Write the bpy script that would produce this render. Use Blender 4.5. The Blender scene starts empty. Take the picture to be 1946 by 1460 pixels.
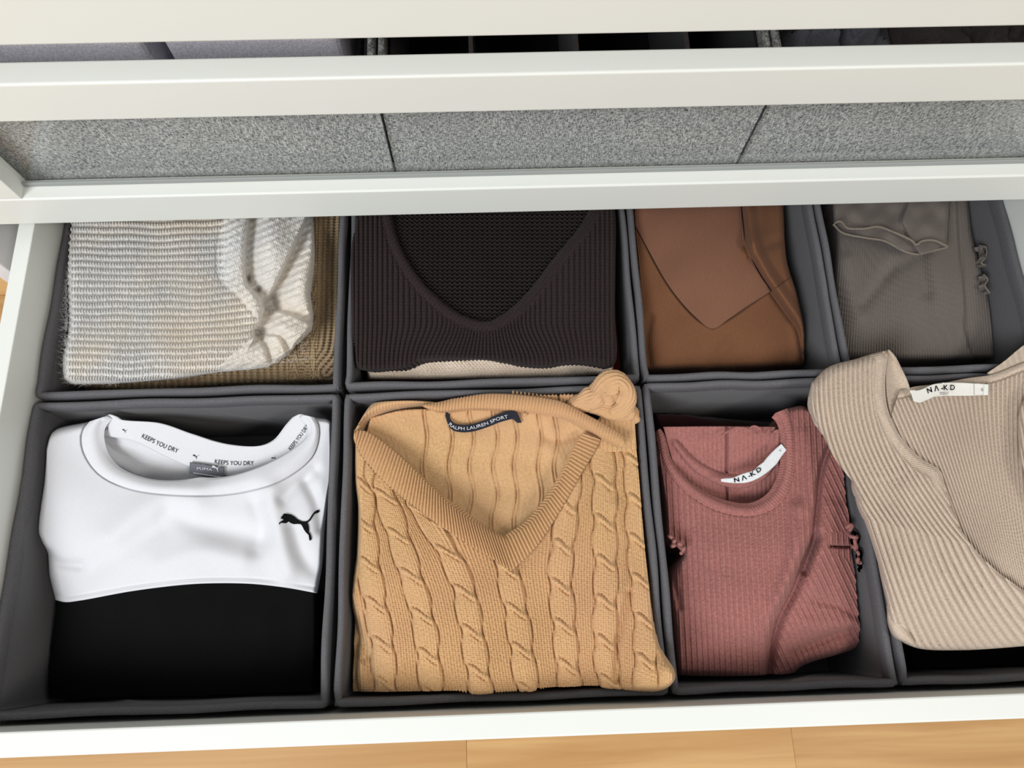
import bpy, bmesh, math
import numpy as np

# ------------------------------------------------------------------ camera
scene = bpy.context.scene
C = scene.collection
F_PX, PITCH, YAW, ROLL = 1430.0, math.radians(72.0), math.radians(3.8), math.radians(-1.95)
ZR = 0.215                      # rim height of the fabric boxes above the floor
CAM = np.array([0.0, 0.0, ZR + 0.66])
_f = np.array([math.sin(YAW)*math.cos(PITCH), math.cos(YAW)*math.cos(PITCH), -math.sin(PITCH)])
_r0 = np.array([math.cos(YAW), -math.sin(YAW), 0.0])
_d0 = np.cross(_f, _r0)
_r = math.cos(ROLL)*_r0 + math.sin(ROLL)*_d0
_d = -math.sin(ROLL)*_r0 + math.cos(ROLL)*_d0
cam_data = bpy.data.cameras.new('camera')
cam = bpy.data.objects.new('camera', cam_data)
C.objects.link(cam)
from mathutils import Matrix
cam.matrix_world = Matrix(((_r[0], -_d[0], -_f[0], CAM[0]), (_r[1], -_d[1], -_f[1], CAM[1]),
                           (_r[2], -_d[2], -_f[2], CAM[2]), (0, 0, 0, 1)))
cam_data.sensor_fit = 'HORIZONTAL'
cam_data.sensor_width = 36.0
cam_data.lens = F_PX/1946*36.0
cam_data.clip_start = 0.02
scene.camera = cam

# ------------------------------------------------------------------ light
world = bpy.data.worlds.new('room_light')
scene.world = world
world.use_nodes = True
bg = world.node_tree.nodes['Background']
bg.inputs[0].default_value = (0.96, 0.98, 1.0, 1)
bg.inputs[1].default_value = 0.42
def area(name, loc, target, size, power, col):
    l = bpy.data.lights.new(name, 'AREA')
    l.shape = 'RECTANGLE'; l.size, l.size_y = size
    l.energy = power; l.color = col
    o = bpy.data.objects.new(name, l); C.objects.link(o)
    o.location = loc
    from mathutils import Vector
    o.rotation_euler = (Vector(target) - Vector(loc)).to_track_quat('-Z', 'Y').to_euler()
    return o
area('window_light', (-1.4, -1.4, 2.35), (0.0, 0.25, 0.2), (1.0, 1.2), 72, (0.94, 0.97, 1.0))
area('warm_fill_light', (1.3, -0.9, 2.4), (0.2, 0.2, 0.2), (0.6, 0.6), 20, (1.0, 0.93, 0.84))  # added warm fill from the right, standing in for bounce off the wood floor
vs = scene.view_settings
vs.view_transform = 'Standard'; vs.look = 'None'; vs.gamma = 1.0; vs.use_curve_mapping = False
vs.exposure = 0.0

# ------------------------------------------------------------------ helpers
def P(x, y, z):
    """point of the horizontal plane at height z that the photograph shows at (x, y)"""
    x = np.asarray(x, float); y = np.asarray(y, float); z = np.asarray(z, float)
    u = (x - 973)/F_PX; v = (y - 730)/F_PX
    ray = _f[None] + u.reshape(-1, 1)*_r[None] + v.reshape(-1, 1)*_d[None]
    k = (z.reshape(-1) - CAM[2])/ray[:, 2]
    return (CAM[None] + ray*k[:, None]).reshape(np.broadcast(x, z).shape + (3,))
def P1(x, y, z): return tuple(P([x], [y], [z])[0])

def lin(c):
    return tuple(((v/255)/12.92 if v <= 10 else ((v/255 + 0.055)/1.055)**2.4) for v in c) + (1.0,)

def smooth(a, b, x):
    t = np.clip((x - a)/(b - a), 0, 1)
    return t*t*(3 - 2*t)

def vnoise(x, y, size, seed):
    rng = np.random.RandomState(seed); out = 0
    for k in range(7):
        a = rng.uniform(0, 2*math.pi); w = 2*math.pi/(size*rng.uniform(.6, 1.6)); p = rng.uniform(0, 6.28)
        out = out + np.sin((x*math.cos(a) + y*math.sin(a))*w + p)
    return out/4.0

def spl(pts, n=40):
    p = np.array(pts, float)
    if len(p) == 2:
        t = np.linspace(0, 1, n)[:, None]; return p[0]*(1 - t) + p[1]*t
    e = np.vstack([2*p[0] - p[1], p, 2*p[-1] - p[-2]]); out = []
    for i in range(1, len(e) - 2):
        p0, p1, p2, p3 = e[i-1], e[i], e[i+1], e[i+2]
        d1 = max(np.linalg.norm(p1 - p0), 1e-6)**.5; d2 = max(np.linalg.norm(p2 - p1), 1e-6)**.5; d3 = max(np.linalg.norm(p3 - p2), 1e-6)**.5
        m1 = (p1 - p0)/d1 - (p2 - p0)/(d1 + d2) + (p2 - p1)/d2
        m2 = (p2 - p1)/d2 - (p3 - p1)/(d2 + d3) + (p3 - p2)/d3
        m1, m2 = m1*d2, m2*d2
        t = np.linspace(0, 1, n, endpoint=False)[:, None]
        out.append((2*t**3 - 3*t**2 + 1)*p1 + (t**3 - 2*t**2 + t)*m1 + (-2*t**3 + 3*t**2)*p2 + (t**3 - t**2)*m2)
    out.append(p[-1:])
    return np.vstack(out)

def curve(pts, n, key='l'):
    """pts: list of points, or list of lists (sharp corners between the lists)"""
    if isinstance(pts[0][0], (list, tuple, np.ndarray)):
        q = np.vstack([spl(s) for s in pts])
    else:
        q = spl(pts)
    if key == 'x': a = np.maximum.accumulate(q[:, 0] + np.arange(len(q))*1e-6)
    elif key == 'y': a = np.maximum.accumulate(q[:, 1] + np.arange(len(q))*1e-6)
    else: a = np.concatenate([[0], np.cumsum(np.linalg.norm(np.diff(q, axis=0), axis=1) + 1e-9)])
    a = (a - a[0])/(a[-1] - a[0]); t = np.linspace(0, 1, n)
    return np.stack([np.interp(t, a, q[:, k]) for k in range(q.shape[1])], 1)

def tps(ctrl):
    c = np.array(ctrl, float); n = len(c); xy = c[:, :2]/500.0
    U = lambda r2: np.where(r2 > 1e-12, r2*np.log(np.maximum(r2, 1e-12)), 0)
    K = U(((xy[:, None] - xy[None])**2).sum(-1)) + np.eye(n)*2e-3
    A = np.zeros((n + 3, n + 3)); A[:n, :n] = K; A[:n, n] = 1; A[:n, n+1:] = xy; A[n, :n] = 1; A[n+1:, :n] = xy.T
    w = np.linalg.solve(A, np.concatenate([c[:, 2], [0, 0, 0]]))
    def f(x, y):
        x = np.asarray(x, float)/500; y = np.asarray(y, float)/500
        out = w[n] + w[n+1]*x + w[n+2]*y
        for i in range(n): out = out + w[i]*U((x - xy[i, 0])**2 + (y - xy[i, 1])**2)
        return out
    return f

def dist(x, y, pts, signed=False):
    q = curve(pts, 40); best = np.full(np.shape(x), 1e9); sg = np.ones(np.shape(x))
    for a, b in zip(q[:-1], q[1:]):
        d = b - a; L = d@d + 1e-9
        t = np.clip(((x - a[0])*d[0] + (y - a[1])*d[1])/L, 0, 1)
        ex, ey = x - a[0] - t*d[0], y - a[1] - t*d[1]; r = np.hypot(ex, ey)
        m = r < best; best = np.where(m, r, best)
        if signed: sg = np.where(m, np.sign(d[0]*ey - d[1]*ex), sg)
    return best*sg if signed else best

def ridge(x, y, pts, w, amp):
    p = np.array(pts, float); x = np.asarray(x, float); y = np.asarray(y, float); m = 3.2*w + 4
    k = (x > p[:, 0].min() - m) & (x < p[:, 0].max() + m) & (y > p[:, 1].min() - m) & (y < p[:, 1].max() + m)
    out = np.zeros(x.shape)
    if k.any(): out[k] = amp*np.exp(-(dist(x[k], y[k], pts)/w)**2)
    return out
def crease(x, y, pts, wpos, wneg, amp):
    """one-sided fold: narrow on the overlapping side, wide where the cloth rises again"""
    p = np.array(pts, float); m = 3*max(wpos, wneg); x = np.asarray(x, float); y = np.asarray(y, float)
    k = (x > p[:, 0].min() - m) & (x < p[:, 0].max() + m) & (y > p[:, 1].min() - m) & (y < p[:, 1].max() + m)
    out = np.zeros(x.shape)
    if k.any():
        d = dist(x[k], y[k], pts, True); out[k] = amp*np.exp(-(d/np.where(d > 0, wpos, wneg))**2)
    return out
def stepf(x, y, pts, w, amp):            # + on the right-hand side of the travel direction (image sense)
    return amp*smooth(-w, w, dist(x, y, pts, True))
def blob(x, y, cx, cy, rx, ry, amp): return amp*np.exp(-((x - cx)/rx)**2 - ((y - cy)/ry)**2)

def mesh_obj(name, verts, faces, mat, parent=None, uv=None, sm=True):
    me = bpy.data.meshes.new(name)
    verts = np.asarray(verts, float)
    if parent is not None and parent.type == 'EMPTY': verts = verts - np.array(parent.location)
    elif parent is not None and parent.parent is not None: verts = verts - np.array(parent.parent.location)
    if isinstance(faces, np.ndarray):
        k = faces.shape[1]; me.vertices.add(len(verts)); me.vertices.foreach_set('co', verts.ravel())
        me.loops.add(faces.size); me.loops.foreach_set('vertex_index', faces.ravel().astype(np.int32))
        me.polygons.add(len(faces)); me.polygons.foreach_set('loop_start', np.arange(0, faces.size, k, dtype=np.int32))
        me.update(calc_edges=True)
    else:
        me.from_pydata([tuple(v) for v in verts], [], faces)
    if uv is not None:
        l = me.uv_layers.new(name='UVMap'); idx = np.zeros(len(me.loops), np.int32); me.loops.foreach_get('vertex_index', idx)
        l.data.foreach_set('uv', np.asarray(uv, np.float32)[idx].ravel())
    me.validate(); me.update()
    if sm: me.polygons.foreach_set('use_smooth', [True]*len(me.polygons))
    me.materials.append(mat)
    o = bpy.data.objects.new(name, me); C.objects.link(o)
    if parent is not None: o.parent = parent
    return o

def root(name, loc, label, cat, group=None):
    o = bpy.data.objects.new(name, None); C.objects.link(o); o.location = loc; o.empty_display_size = .05
    o['label'] = label; o['category'] = cat
    if group: o['group'] = group
    return o
def tag(o, label=None, cat=None, group=None, kind=None):
    if label: o['label'] = label
    if cat: o['category'] = cat
    if group: o['group'] = group
    if kind: o['kind'] = kind
    return o

CLAMP = {}; XMAX = {}; FULL = set()
def keep_in(V, parent):
    """cloth below the rim stays inside the walls of its box"""
    c = CLAMP.get(parent.name) if parent is not None else None
    if c is None: return V
    V = V.copy(); V[..., 0] = np.minimum(V[..., 0], XMAX.get(parent.name, 9)); k = np.ones(V.shape[:-1]) if parent.name in FULL else smooth(ZR + .006, ZR + .003, V[..., 2])
    for a, (lo, hi) in enumerate(((c[0], c[1]), (c[2], c[3]))):
        V[..., a] += (np.clip(V[..., a], lo, hi) - V[..., a])*k
    return V

def grid_mesh(name, pts, mat, parent=None, uv=None, base=None, skirt=None, inset=0.004):
    """pts (nt, ns, 3); an outer skirt drops to height base or by skirt metres, closing the cloth's thickness"""
    nt, ns = pts.shape[:2]
    pts = keep_in(pts, parent)
    V = pts.reshape(-1, 3); i = np.arange(nt*ns).reshape(nt, ns)
    Fc = np.stack([i[:-1, :-1], i[1:, :-1], i[1:, 1:], i[:-1, 1:]], -1).reshape(-1, 4)
    per = np.concatenate([i[0, :], i[1:, -1], i[-1, -2::-1], i[-2:0:-1, 0]])
    if base is not None or skirt is not None:
        cen = V.mean(0); rings = [per]; prev = V[per]; n = len(V); tot = [V]; tu = [uv] if uv is not None else None
        for k in (1, 2, 3):
            q = prev.copy(); a = k/3
            z0 = V[per][:, 2]
            q[:, 2] = z0 + ((base if base is not None else 0) - z0)*a if base is not None else z0 - skirt*a
            d = cen[:2] - V[per][:, :2]; d /= np.linalg.norm(d, axis=1)[:, None] + 1e-9
            q[:, :2] = V[per][:, :2] + d*inset*a
            rings.append(np.arange(n, n + len(per))); n += len(per); tot.append(q)
            if tu is not None: tu.append(uv[per])
        for A, B in zip(rings[:-1], rings[1:]):
            A2, B2 = np.roll(A, -1), np.roll(B, -1)
            Fc = np.vstack([Fc, np.stack([A, A2, B2, B], -1)])
        V = keep_in(np.vstack(tot), parent)
        if tu is not None: uv = np.vstack(tu)
    return mesh_obj(name, V, Fc, mat, parent, uv)

def coons(T, B, L, R, ns, nt, kx='x', ky='y'):
    """px grid from four boundary curves (L and R may be None: straight)"""
    t_, b_ = curve(T, ns, kx), curve(B, ns, kx)
    L = [t_[0], b_[0]] if L is None else L; R = [t_[-1], b_[-1]] if R is None else R
    l_, r_ = curve(L, nt, ky), curve(R, nt, ky)
    s = np.linspace(0, 1, ns)[None, :, None]; t = np.linspace(0, 1, nt)[:, None, None]
    c00, c10, c01, c11 = t_[0], t_[-1], b_[0], b_[-1]
    # keep corners consistent
    l_ = l_ + (c00 - l_[0])*(1 - np.linspace(0, 1, nt))[:, None] + (c01 - l_[-1])*np.linspace(0, 1, nt)[:, None]
    r_ = r_ + (c10 - r_[0])*(1 - np.linspace(0, 1, nt))[:, None] + (c11 - r_[-1])*np.linspace(0, 1, nt)[:, None]
    g = (1 - t)*t_[None] + t*b_[None] + (1 - s)*l_[:, None] + s*r_[:, None] \
        - ((1 - s)*(1 - t)*c00 + s*(1 - t)*c10 + (1 - s)*t*c01 + s*t*c11)
    S, Tt = np.broadcast_to(s[..., 0], g.shape[:2]), np.broadcast_to(t[..., 0], g.shape[:2])
    return g[..., 0], g[..., 1], S, Tt

def rollz(x, y, roll, drop):
    """quarter-round fall of the cloth towards its borders; roll = px radii (left, right, top, bottom)"""
    def cum(a, ax): return np.concatenate([np.zeros_like(np.take(a, [0], ax)), np.cumsum(a, ax)], ax)
    ds = np.hypot(np.diff(x, axis=1), np.diff(y, axis=1)); dt = np.hypot(np.diff(x, axis=0), np.diff(y, axis=0))
    eL = cum(ds, 1); eR = eL[:, -1:] - eL; eT = cum(dt, 0); eB = eT[-1:] - eT
    z = 0
    for e, r in zip((eL, eR, eT, eB), roll):
        if r: q = 1 - np.clip(e/r, 0, 1); z = z - drop*(1 - np.sqrt(np.maximum(1 - q*q, 0)))
    return np.maximum(z, -drop*1.15) if not np.isscalar(z) else z

def cloth(name, T, B, L, R, res, zf, mat, parent, roll=(0, 0, 0, 0), drop=0.02, base=None, skirt=None, kx='x', ky='y', inset=0.004):
    tw = curve(T, 60, kx); lw = curve([tw[0], curve(B, 5, kx)[0]] if L is None else L, 60, ky)
    bw = curve(B, 60, kx); rw = curve([tw[-1], bw[-1]] if R is None else R, 60, ky)
    ln = lambda q: np.linalg.norm(np.diff(q, axis=0), axis=1).sum()
    ns = max(6, int(max(ln(tw), ln(bw))/res)); nt = max(4, int(max(ln(lw), ln(rw))/res))
    x, y, s, t = coons(T, B, L, R, ns, nt, kx, ky)
    z = ZR + zf(x, y, s, t) + rollz(x, y, roll, drop)
    pts = P(x, y, z)
    uv = np.stack([x.ravel()/100, y.ravel()/100], 1)
    return grid_mesh(name, pts, mat, parent, uv, base, skirt, inset)

def tube(name, pts, rad, mat, parent=None, n=8, res=60):
    """round tube through 3-D points; rad number or list along the path"""
    q = curve([list(p) for p in pts], res)
    rr = np.interp(np.linspace(0, 1, res), np.linspace(0, 1, len(np.atleast_1d(rad))), np.atleast_1d(rad))
    tan = np.gradient(q, axis=0); tan /= np.linalg.norm(tan, axis=1)[:, None] + 1e-12
    V = []
    up = np.array([0, 0, 1.0])
    for p, t, r in zip(q, tan, rr):
        a = np.cross(t, up)
        if np.linalg.norm(a) < 1e-3: a = np.cross(t, [0, 1.0, 0])
        a /= np.linalg.norm(a); b = np.cross(a, t)
        th = np.linspace(0, 2*math.pi, n, endpoint=False)
        V.append(p + r*(np.cos(th)[:, None]*a + np.sin(th)[:, None]*b))
    V = keep_in(np.array(V).reshape(-1, 3), parent); Fc = []
    for i in range(res - 1):
        for k in range(n): Fc.append((i*n + k, i*n + (k+1) % n, (i+1)*n + (k+1) % n, (i+1)*n + k))
    Fc.append(tuple(range(n))); Fc.append(tuple(range((res-1)*n, res*n)))
    return mesh_obj(name, V, Fc, mat, parent)

def bev_box(name, lo, hi, mat, parent=None, bevel=0.0015, seg=2):
    bm = bmesh.new(); bmesh.ops.create_cube(bm, size=1.0)
    lo, hi = np.array(lo, float), np.array(hi, float)
    if parent is not None and parent.type == 'EMPTY': off = np.array(parent.location)
    elif parent is not None and parent.parent is not None: off = np.array(parent.parent.location)
    else: off = np.zeros(3)
    for v in bm.verts:
        v.co = [(lo[i] + hi[i])/2 - off[i] + v.co[i]*(hi[i] - lo[i]) for i in range(3)]
    if bevel: bmesh.ops.bevel(bm, geom=bm.edges[:], offset=bevel, segments=seg, affect='EDGES', profile=.5)
    me = bpy.data.meshes.new(name); bm.to_mesh(me); bm.free(); me.materials.append(mat)
    o = bpy.data.objects.new(name, me); C.objects.link(o)
    if parent is not None: o.parent = parent
    return o

# ------------------------------------------------------------------ materials
def mat_new(name):
    m = bpy.data.materials.new(name); m.use_nodes = True
    nt = m.node_tree; return m, nt, nt.nodes, nt.links, nt.nodes['Principled BSDF']

def cloth_mat(name, col, col2=None, scale=700.0, bump=0.25, rough=0.92, sheen=0.15, patch=None, patch_scale=9.0, dist_=0.0006):
    m, nt, N, L, b = mat_new(name)
    tc = N.new('ShaderNodeTexCoord')
    n1 = N.new('ShaderNodeTexNoise'); n1.inputs['Scale'].default_value = scale; n1.inputs['Detail'].default_value = 3
    L.new(tc.outputs['Object'], n1.inputs['Vector'])
    r = N.new('ShaderNodeValToRGB'); r.color_ramp.elements[0].position = .36; r.color_ramp.elements[1].position = .64
    r.color_ramp.elements[0].color = lin(col2 or tuple(c*.86 for c in col)); r.color_ramp.elements[1].color = lin(col)
    L.new(n1.outputs['Fac'], r.inputs['Fac']); out = r.outputs['Color']
    if patch:
        n2 = N.new('ShaderNodeTexNoise'); n2.inputs['Scale'].default_value = patch_scale; n2.inputs['Detail'].default_value = 2
        L.new(tc.outputs['Object'], n2.inputs['Vector'])
        r2 = N.new('ShaderNodeValToRGB'); r2.color_ramp.elements[0].position = .42; r2.color_ramp.elements[1].position = .68
        r2.color_ramp.elements[0].color = (0, 0, 0, 1); r2.color_ramp.elements[1].color = (1, 1, 1, 1)
        L.new(n2.outputs['Fac'], r2.inputs['Fac'])
        mx = N.new('ShaderNodeMix'); mx.data_type = 'RGBA'; mx.inputs['B'].default_value = lin(patch)
        L.new(r2.outputs['Color'], mx.inputs['Factor']); L.new(out, mx.inputs['A']); out = mx.outputs['Result']
    L.new(out, b.inputs['Base Color'])
    b.inputs['Roughness'].default_value = rough; b.inputs['Specular IOR Level'].default_value = .15
    b.inputs['Sheen Weight'].default_value = sheen; b.inputs['Sheen Roughness'].default_value = .6
    bp = N.new('ShaderNodeBump'); bp.inputs['Strength'].default_value = bump; bp.inputs['Distance'].default_value = dist_
    L.new(n1.outputs['Fac'], bp.inputs['Height']); L.new(bp.outputs['Normal'], b.inputs['Normal'])
    return m

def weave_mat(name, dark, light, sc, rough=.9, bump=.5):
    """two crossed thread directions, as in a coarse melange weave"""
    m, nt, N, L, b = mat_new(name)
    tc = N.new('ShaderNodeTexCoord'); outs = []
    for k, v in enumerate(((sc*.22, sc*.22, sc), (sc, sc, sc*.22))):
        mp = N.new('ShaderNodeMapping'); mp.inputs['Scale'].default_value = v
        L.new(tc.outputs['Object'], mp.inputs['Vector'])
        n = N.new('ShaderNodeTexNoise'); n.inputs['Scale'].default_value = 1; n.inputs['Detail'].default_value = 1
        L.new(mp.outputs['Vector'], n.inputs['Vector']); outs.append(n.outputs['Fac'])
    mx = N.new('ShaderNodeMath'); mx.operation = 'MAXIMUM'; L.new(outs[0], mx.inputs[0]); L.new(outs[1], mx.inputs[1])
    r = N.new('ShaderNodeValToRGB'); r.color_ramp.elements[0].position = .44; r.color_ramp.elements[1].position = .68
    r.color_ramp.elements[0].color = lin(dark); r.color_ramp.elements[1].color = lin(light)
    L.new(mx.outputs[0], r.inputs['Fac']); L.new(r.outputs['Color'], b.inputs['Base Color'])
    b.inputs['Roughness'].default_value = rough; b.inputs['Specular IOR Level'].default_value = .15
    bp = N.new('ShaderNodeBump'); bp.inputs['Strength'].default_value = bump; bp.inputs['Distance'].default_value = .0008
    L.new(mx.outputs[0], bp.inputs['Height']); L.new(bp.outputs['Normal'], b.inputs['Normal'])
    return m

def paint_mat(name, col, rough=.35):
    m, nt, N, L, b = mat_new(name)
    tc = N.new('ShaderNodeTexCoord'); n = N.new('ShaderNodeTexNoise'); n.inputs['Scale'].default_value = 14
    L.new(tc.outputs['Object'], n.inputs['Vector'])
    r = N.new('ShaderNodeValToRGB'); r.color_ramp.elements[0].color = lin(tuple(c*.985 for c in col)); r.color_ramp.elements[1].color = lin(col)
    L.new(n.outputs['Fac'], r.inputs['Fac']); L.new(r.outputs['Color'], b.inputs['Base Color'])
    b.inputs['Roughness'].default_value = rough; b.inputs['Specular IOR Level'].default_value = .3
    return m

def wood_mat(name):
    m, nt, N, L, b = mat_new(name)
    tc = N.new('ShaderNodeTexCoord'); oi = N.new('ShaderNodeObjectInfo')
    ad = N.new('ShaderNodeVectorMath'); ad.operation = 'ADD'
    sc = N.new('ShaderNodeVectorMath'); sc.operation = 'SCALE'; sc.inputs['Scale'].default_value = 37.0
    cb = N.new('ShaderNodeCombineXYZ')
    for k in range(3): L.new(oi.outputs['Random'], cb.inputs[k])
    L.new(cb.outputs[0], sc.inputs[0]); L.new(tc.outputs['Object'], ad.inputs[0]); L.new(sc.outputs[0], ad.inputs[1])
    mp = N.new('ShaderNodeMapping'); mp.inputs['Scale'].default_value = (3.0, 55.0, 55.0); L.new(ad.outputs[0], mp.inputs['Vector'])
    n = N.new('ShaderNodeTexNoise'); n.inputs['Scale'].default_value = 1; n.inputs['Detail'].default_value = 7; n.inputs['Distortion'].default_value = .8
    L.new(mp.outputs[0], n.inputs['Vector'])
    r = N.new('ShaderNodeValToRGB'); e = r.color_ramp.elements
    e[0].position = .3; e[0].color = lin((196, 146, 84)); e[1].position = .7; e[1].color = lin((226, 184, 124))
    L.new(n.outputs['Fac'], r.inputs['Fac'])
    mx = N.new('ShaderNodeMix'); mx.data_type = 'RGBA'; mx.blend_type = 'MULTIPLY'
    r2 = N.new('ShaderNodeValToRGB'); r2.color_ramp.elements[0].color = (.72, .68, .62, 1); r2.color_ramp.elements[1].color = (1.1, 1.1, 1.12, 1)
    L.new(oi.outputs['Random'], r2.inputs['Fac']); mx.inputs['Factor'].default_value = 1
    L.new(r.outputs['Color'], mx.inputs['A']); L.new(r2.outputs['Color'], mx.inputs['B'])
    L.new(mx.outputs['Result'], b.inputs['Base Color']); b.inputs['Roughness'].default_value = .45
    bp = N.new('ShaderNodeBump'); bp.inputs['Strength'].default_value = .1; bp.inputs['Distance'].default_value = .0006
    L.new(n.outputs['Fac'], bp.inputs['Height']); L.new(bp.outputs['Normal'], b.inputs['Normal'])
    return m

def glass_mat():
    m, nt, N, L, b = mat_new('clear_glass')
    N.remove(b); out = N['Material Output']
    tr = N.new('ShaderNodeBsdfTransparent'); tr.inputs[0].default_value = (.965, .975, .97, 1)
    gl = N.new('ShaderNodeBsdfGlossy'); gl.inputs['Roughness'].default_value = .02
    fr = N.new('ShaderNodeFresnel'); fr.inputs['IOR'].default_value = 1.5
    mx = N.new('ShaderNodeMixShader'); geo = N.new('ShaderNodeNewGeometry'); front = N.new('ShaderNodeMath'); front.operation = 'SUBTRACT'; front.inputs[0].default_value = 1.0
    L.new(geo.outputs['Backfacing'], front.inputs[1]); mul = N.new('ShaderNodeMath'); mul.operation = 'MULTIPLY'
    L.new(front.outputs[0], mul.inputs[0]); L.new(fr.outputs[0], mul.inputs[1])      # one reflection per pane, at its front face
    L.new(mul.outputs[0], mx.inputs[0]); L.new(tr.outputs[0], mx.inputs[1]); L.new(gl.outputs[0], mx.inputs[2])
    L.new(mx.outputs[0], out.inputs['Surface']); return m

M = dict(
    white=paint_mat('white_lacquer', (228, 230, 224)),
    whitein=paint_mat('white_foil', (222, 224, 228), .5),
    seal=paint_mat('grey_seal', (150, 153, 150), .5),
    metal=paint_mat('runner_metal', (190, 192, 195), .4),
    wood=wood_mat('oak_parquet'), glass=glass_mat(),
    box=cloth_mat('grey_nonwoven', (100, 99, 101), (91, 90, 92), 1500, .25, sheen=.1),
    hem=weave_mat('grey_hem_twill', (90, 89, 92), (103, 102, 105), 2600, .9, .25),
    tweed=weave_mat('grey_melange_weave', (104, 105, 108), (214, 213, 210), 1250, .9, .5),
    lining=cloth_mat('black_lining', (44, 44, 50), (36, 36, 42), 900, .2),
    mohair=cloth_mat('pale_grey_mohair', (216, 214, 209), (184, 184, 184), 520, .5, sheen=.3, patch=(215, 206, 193), patch_scale=11),
    olive=cloth_mat('khaki_wool', (176, 153, 120), (140, 120, 92), 700, .4),
    dkbrown=cloth_mat('dark_brown_cotton_knit', (54, 43, 42), (40, 32, 32), 900, .4, sheen=.03),
    cream=cloth_mat('cream_cotton_knit', (234, 219, 202), (208, 188, 168), 900, .4),
    red=cloth_mat('dark_red_cloth', (120, 24, 22), None, 700, .3),
    brown=cloth_mat('brown_viscose_knit', (116, 78, 54), (106, 70, 47), 1100, .2, sheen=.05),
    brownlight=cloth_mat('light_brown_viscose_knit', (124, 87, 68), (116, 80, 62), 1100, .2, sheen=.05),
    taupe=cloth_mat('taupe_rib_jersey', (108, 100, 94), (98, 91, 86), 1100, .25, sheen=.05),
    taupetrim=cloth_mat('light_taupe_edge', (126, 116, 103), None, 1100, .25),
    wht=cloth_mat('white_jersey', (215, 215, 218), (211, 211, 215), 900, .05, sheen=.02),
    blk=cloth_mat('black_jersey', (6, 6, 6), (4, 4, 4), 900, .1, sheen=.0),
    print_=cloth_mat('dark_print', (30, 34, 42), None, 900, .02, sheen=0),
    printblack=cloth_mat('black_print', (12, 14, 13), None, 900, .02, sheen=0),
    printwhite=cloth_mat('white_thread', (225, 225, 228), None, 900, .02, sheen=0),
    greytag=cloth_mat('grey_woven_label', (112, 114, 122), None, 1500, .1),
    navy=cloth_mat('navy_woven_label', (28, 32, 46), None, 1500, .2, rough=.6),
    camel=cloth_mat('camel_cashmere', (209, 170, 124), (191, 152, 106), 620, .4, sheen=.12, patch=(203, 161, 121), patch_scale=8),
    pink=cloth_mat('dusty_rose_rib', (164, 110, 104), (150, 98, 92), 420, .2, sheen=.08),
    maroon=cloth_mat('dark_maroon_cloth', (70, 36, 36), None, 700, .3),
    beige=cloth_mat('beige_rib_knit', (204, 187, 169), (187, 169, 151), 700, .35, sheen=.1),
    label=cloth_mat('white_woven_label', (236, 234, 226), (226, 224, 216), 1800, .1, sheen=0),
    labelbright=cloth_mat('white_satin_label', (240, 243, 246), None, 1800, .1, sheen=0, rough=.5),
    greycloth=cloth_mat('grey_cloth', (118, 118, 126), None, 700, .3),
    mauve=cloth_mat('grey_brown_cloth', (96, 86, 84), None, 700, .3),
    lavwhite=cloth_mat('white_cotton', (236, 234, 246), None, 700, .1),
)

# ------------------------------------------------------------------ floor
floor = bev_box('floor', (-3, -2.5, -.03), (3, 1.2, -.004), M['wood'], None, 0); tag(floor, 'oak parquet floor', None, kind='structure')
xa, xb = P1(887, 1440, 0)[0], P1(1508, 1420, 0)[0]
PL, PW = xb - xa, 0.125
yrow = P1(973, 1400, 0)[1] + .03       # a joint hidden under the drawer front
me = None
for r in range(-9, 5):
    y0 = yrow - PW + r*PW
    off = 0 if r == 0 else (r*0.37 % 1.0)*PL
    for k in range(-4, 5):
        x0 = xa + k*PL + off
        if r == 0 and k == -2: continue
        if me is None:
            b0 = bev_box('plank', (-PL/2 + .0001, -PW/2 + .0001, -.012), (PL/2 - .0001, PW/2 - .0001, 0), M['wood'], None, .0002, 1); me = b0.data
            o = b0
        else:
            o = bpy.data.objects.new('plank', me); C.objects.link(o)
        o.location = (x0 + PL/2, y0 + PW/2, 0); o.parent = floor
        if r == 0 and k == -1: o.location.x -= PL/2; o.scale.x = 2.0

# ------------------------------------------------------------------ wardrobe carcass and drawers
XL, XR = -0.424, 0.519          # inside of the drawers
YF = 0.36                       # front plane of the closed drawers
wr = root('wardrobe_frame', (0.045, .65, 0), 'white wardrobe carcass around the stacked drawers', 'wardrobe')
bev_box('side_panel', (XL - .062, .345, 0), (XL - .044, .96, 1.2), M['whitein'], wr)
bev_box('side_panel', (XR + .044, .345, 0), (XR + .062, .96, 1.2), M['whitein'], wr)
bev_box('back_panel', (XL - .0438, .95, .0), (XR + .0438, .9598, 1.2), M['whitein'], wr, .0005)
bev_box('bottom_shelf', (XL - .0438, .347, .045), (XR + .0438, .949, .062), M['whitein'], wr, .0005)
bev_box('plinth', (XL - .0438, .37, 0), (XR + .0438, .386, .0448), M['whitein'], wr, .0005)

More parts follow.
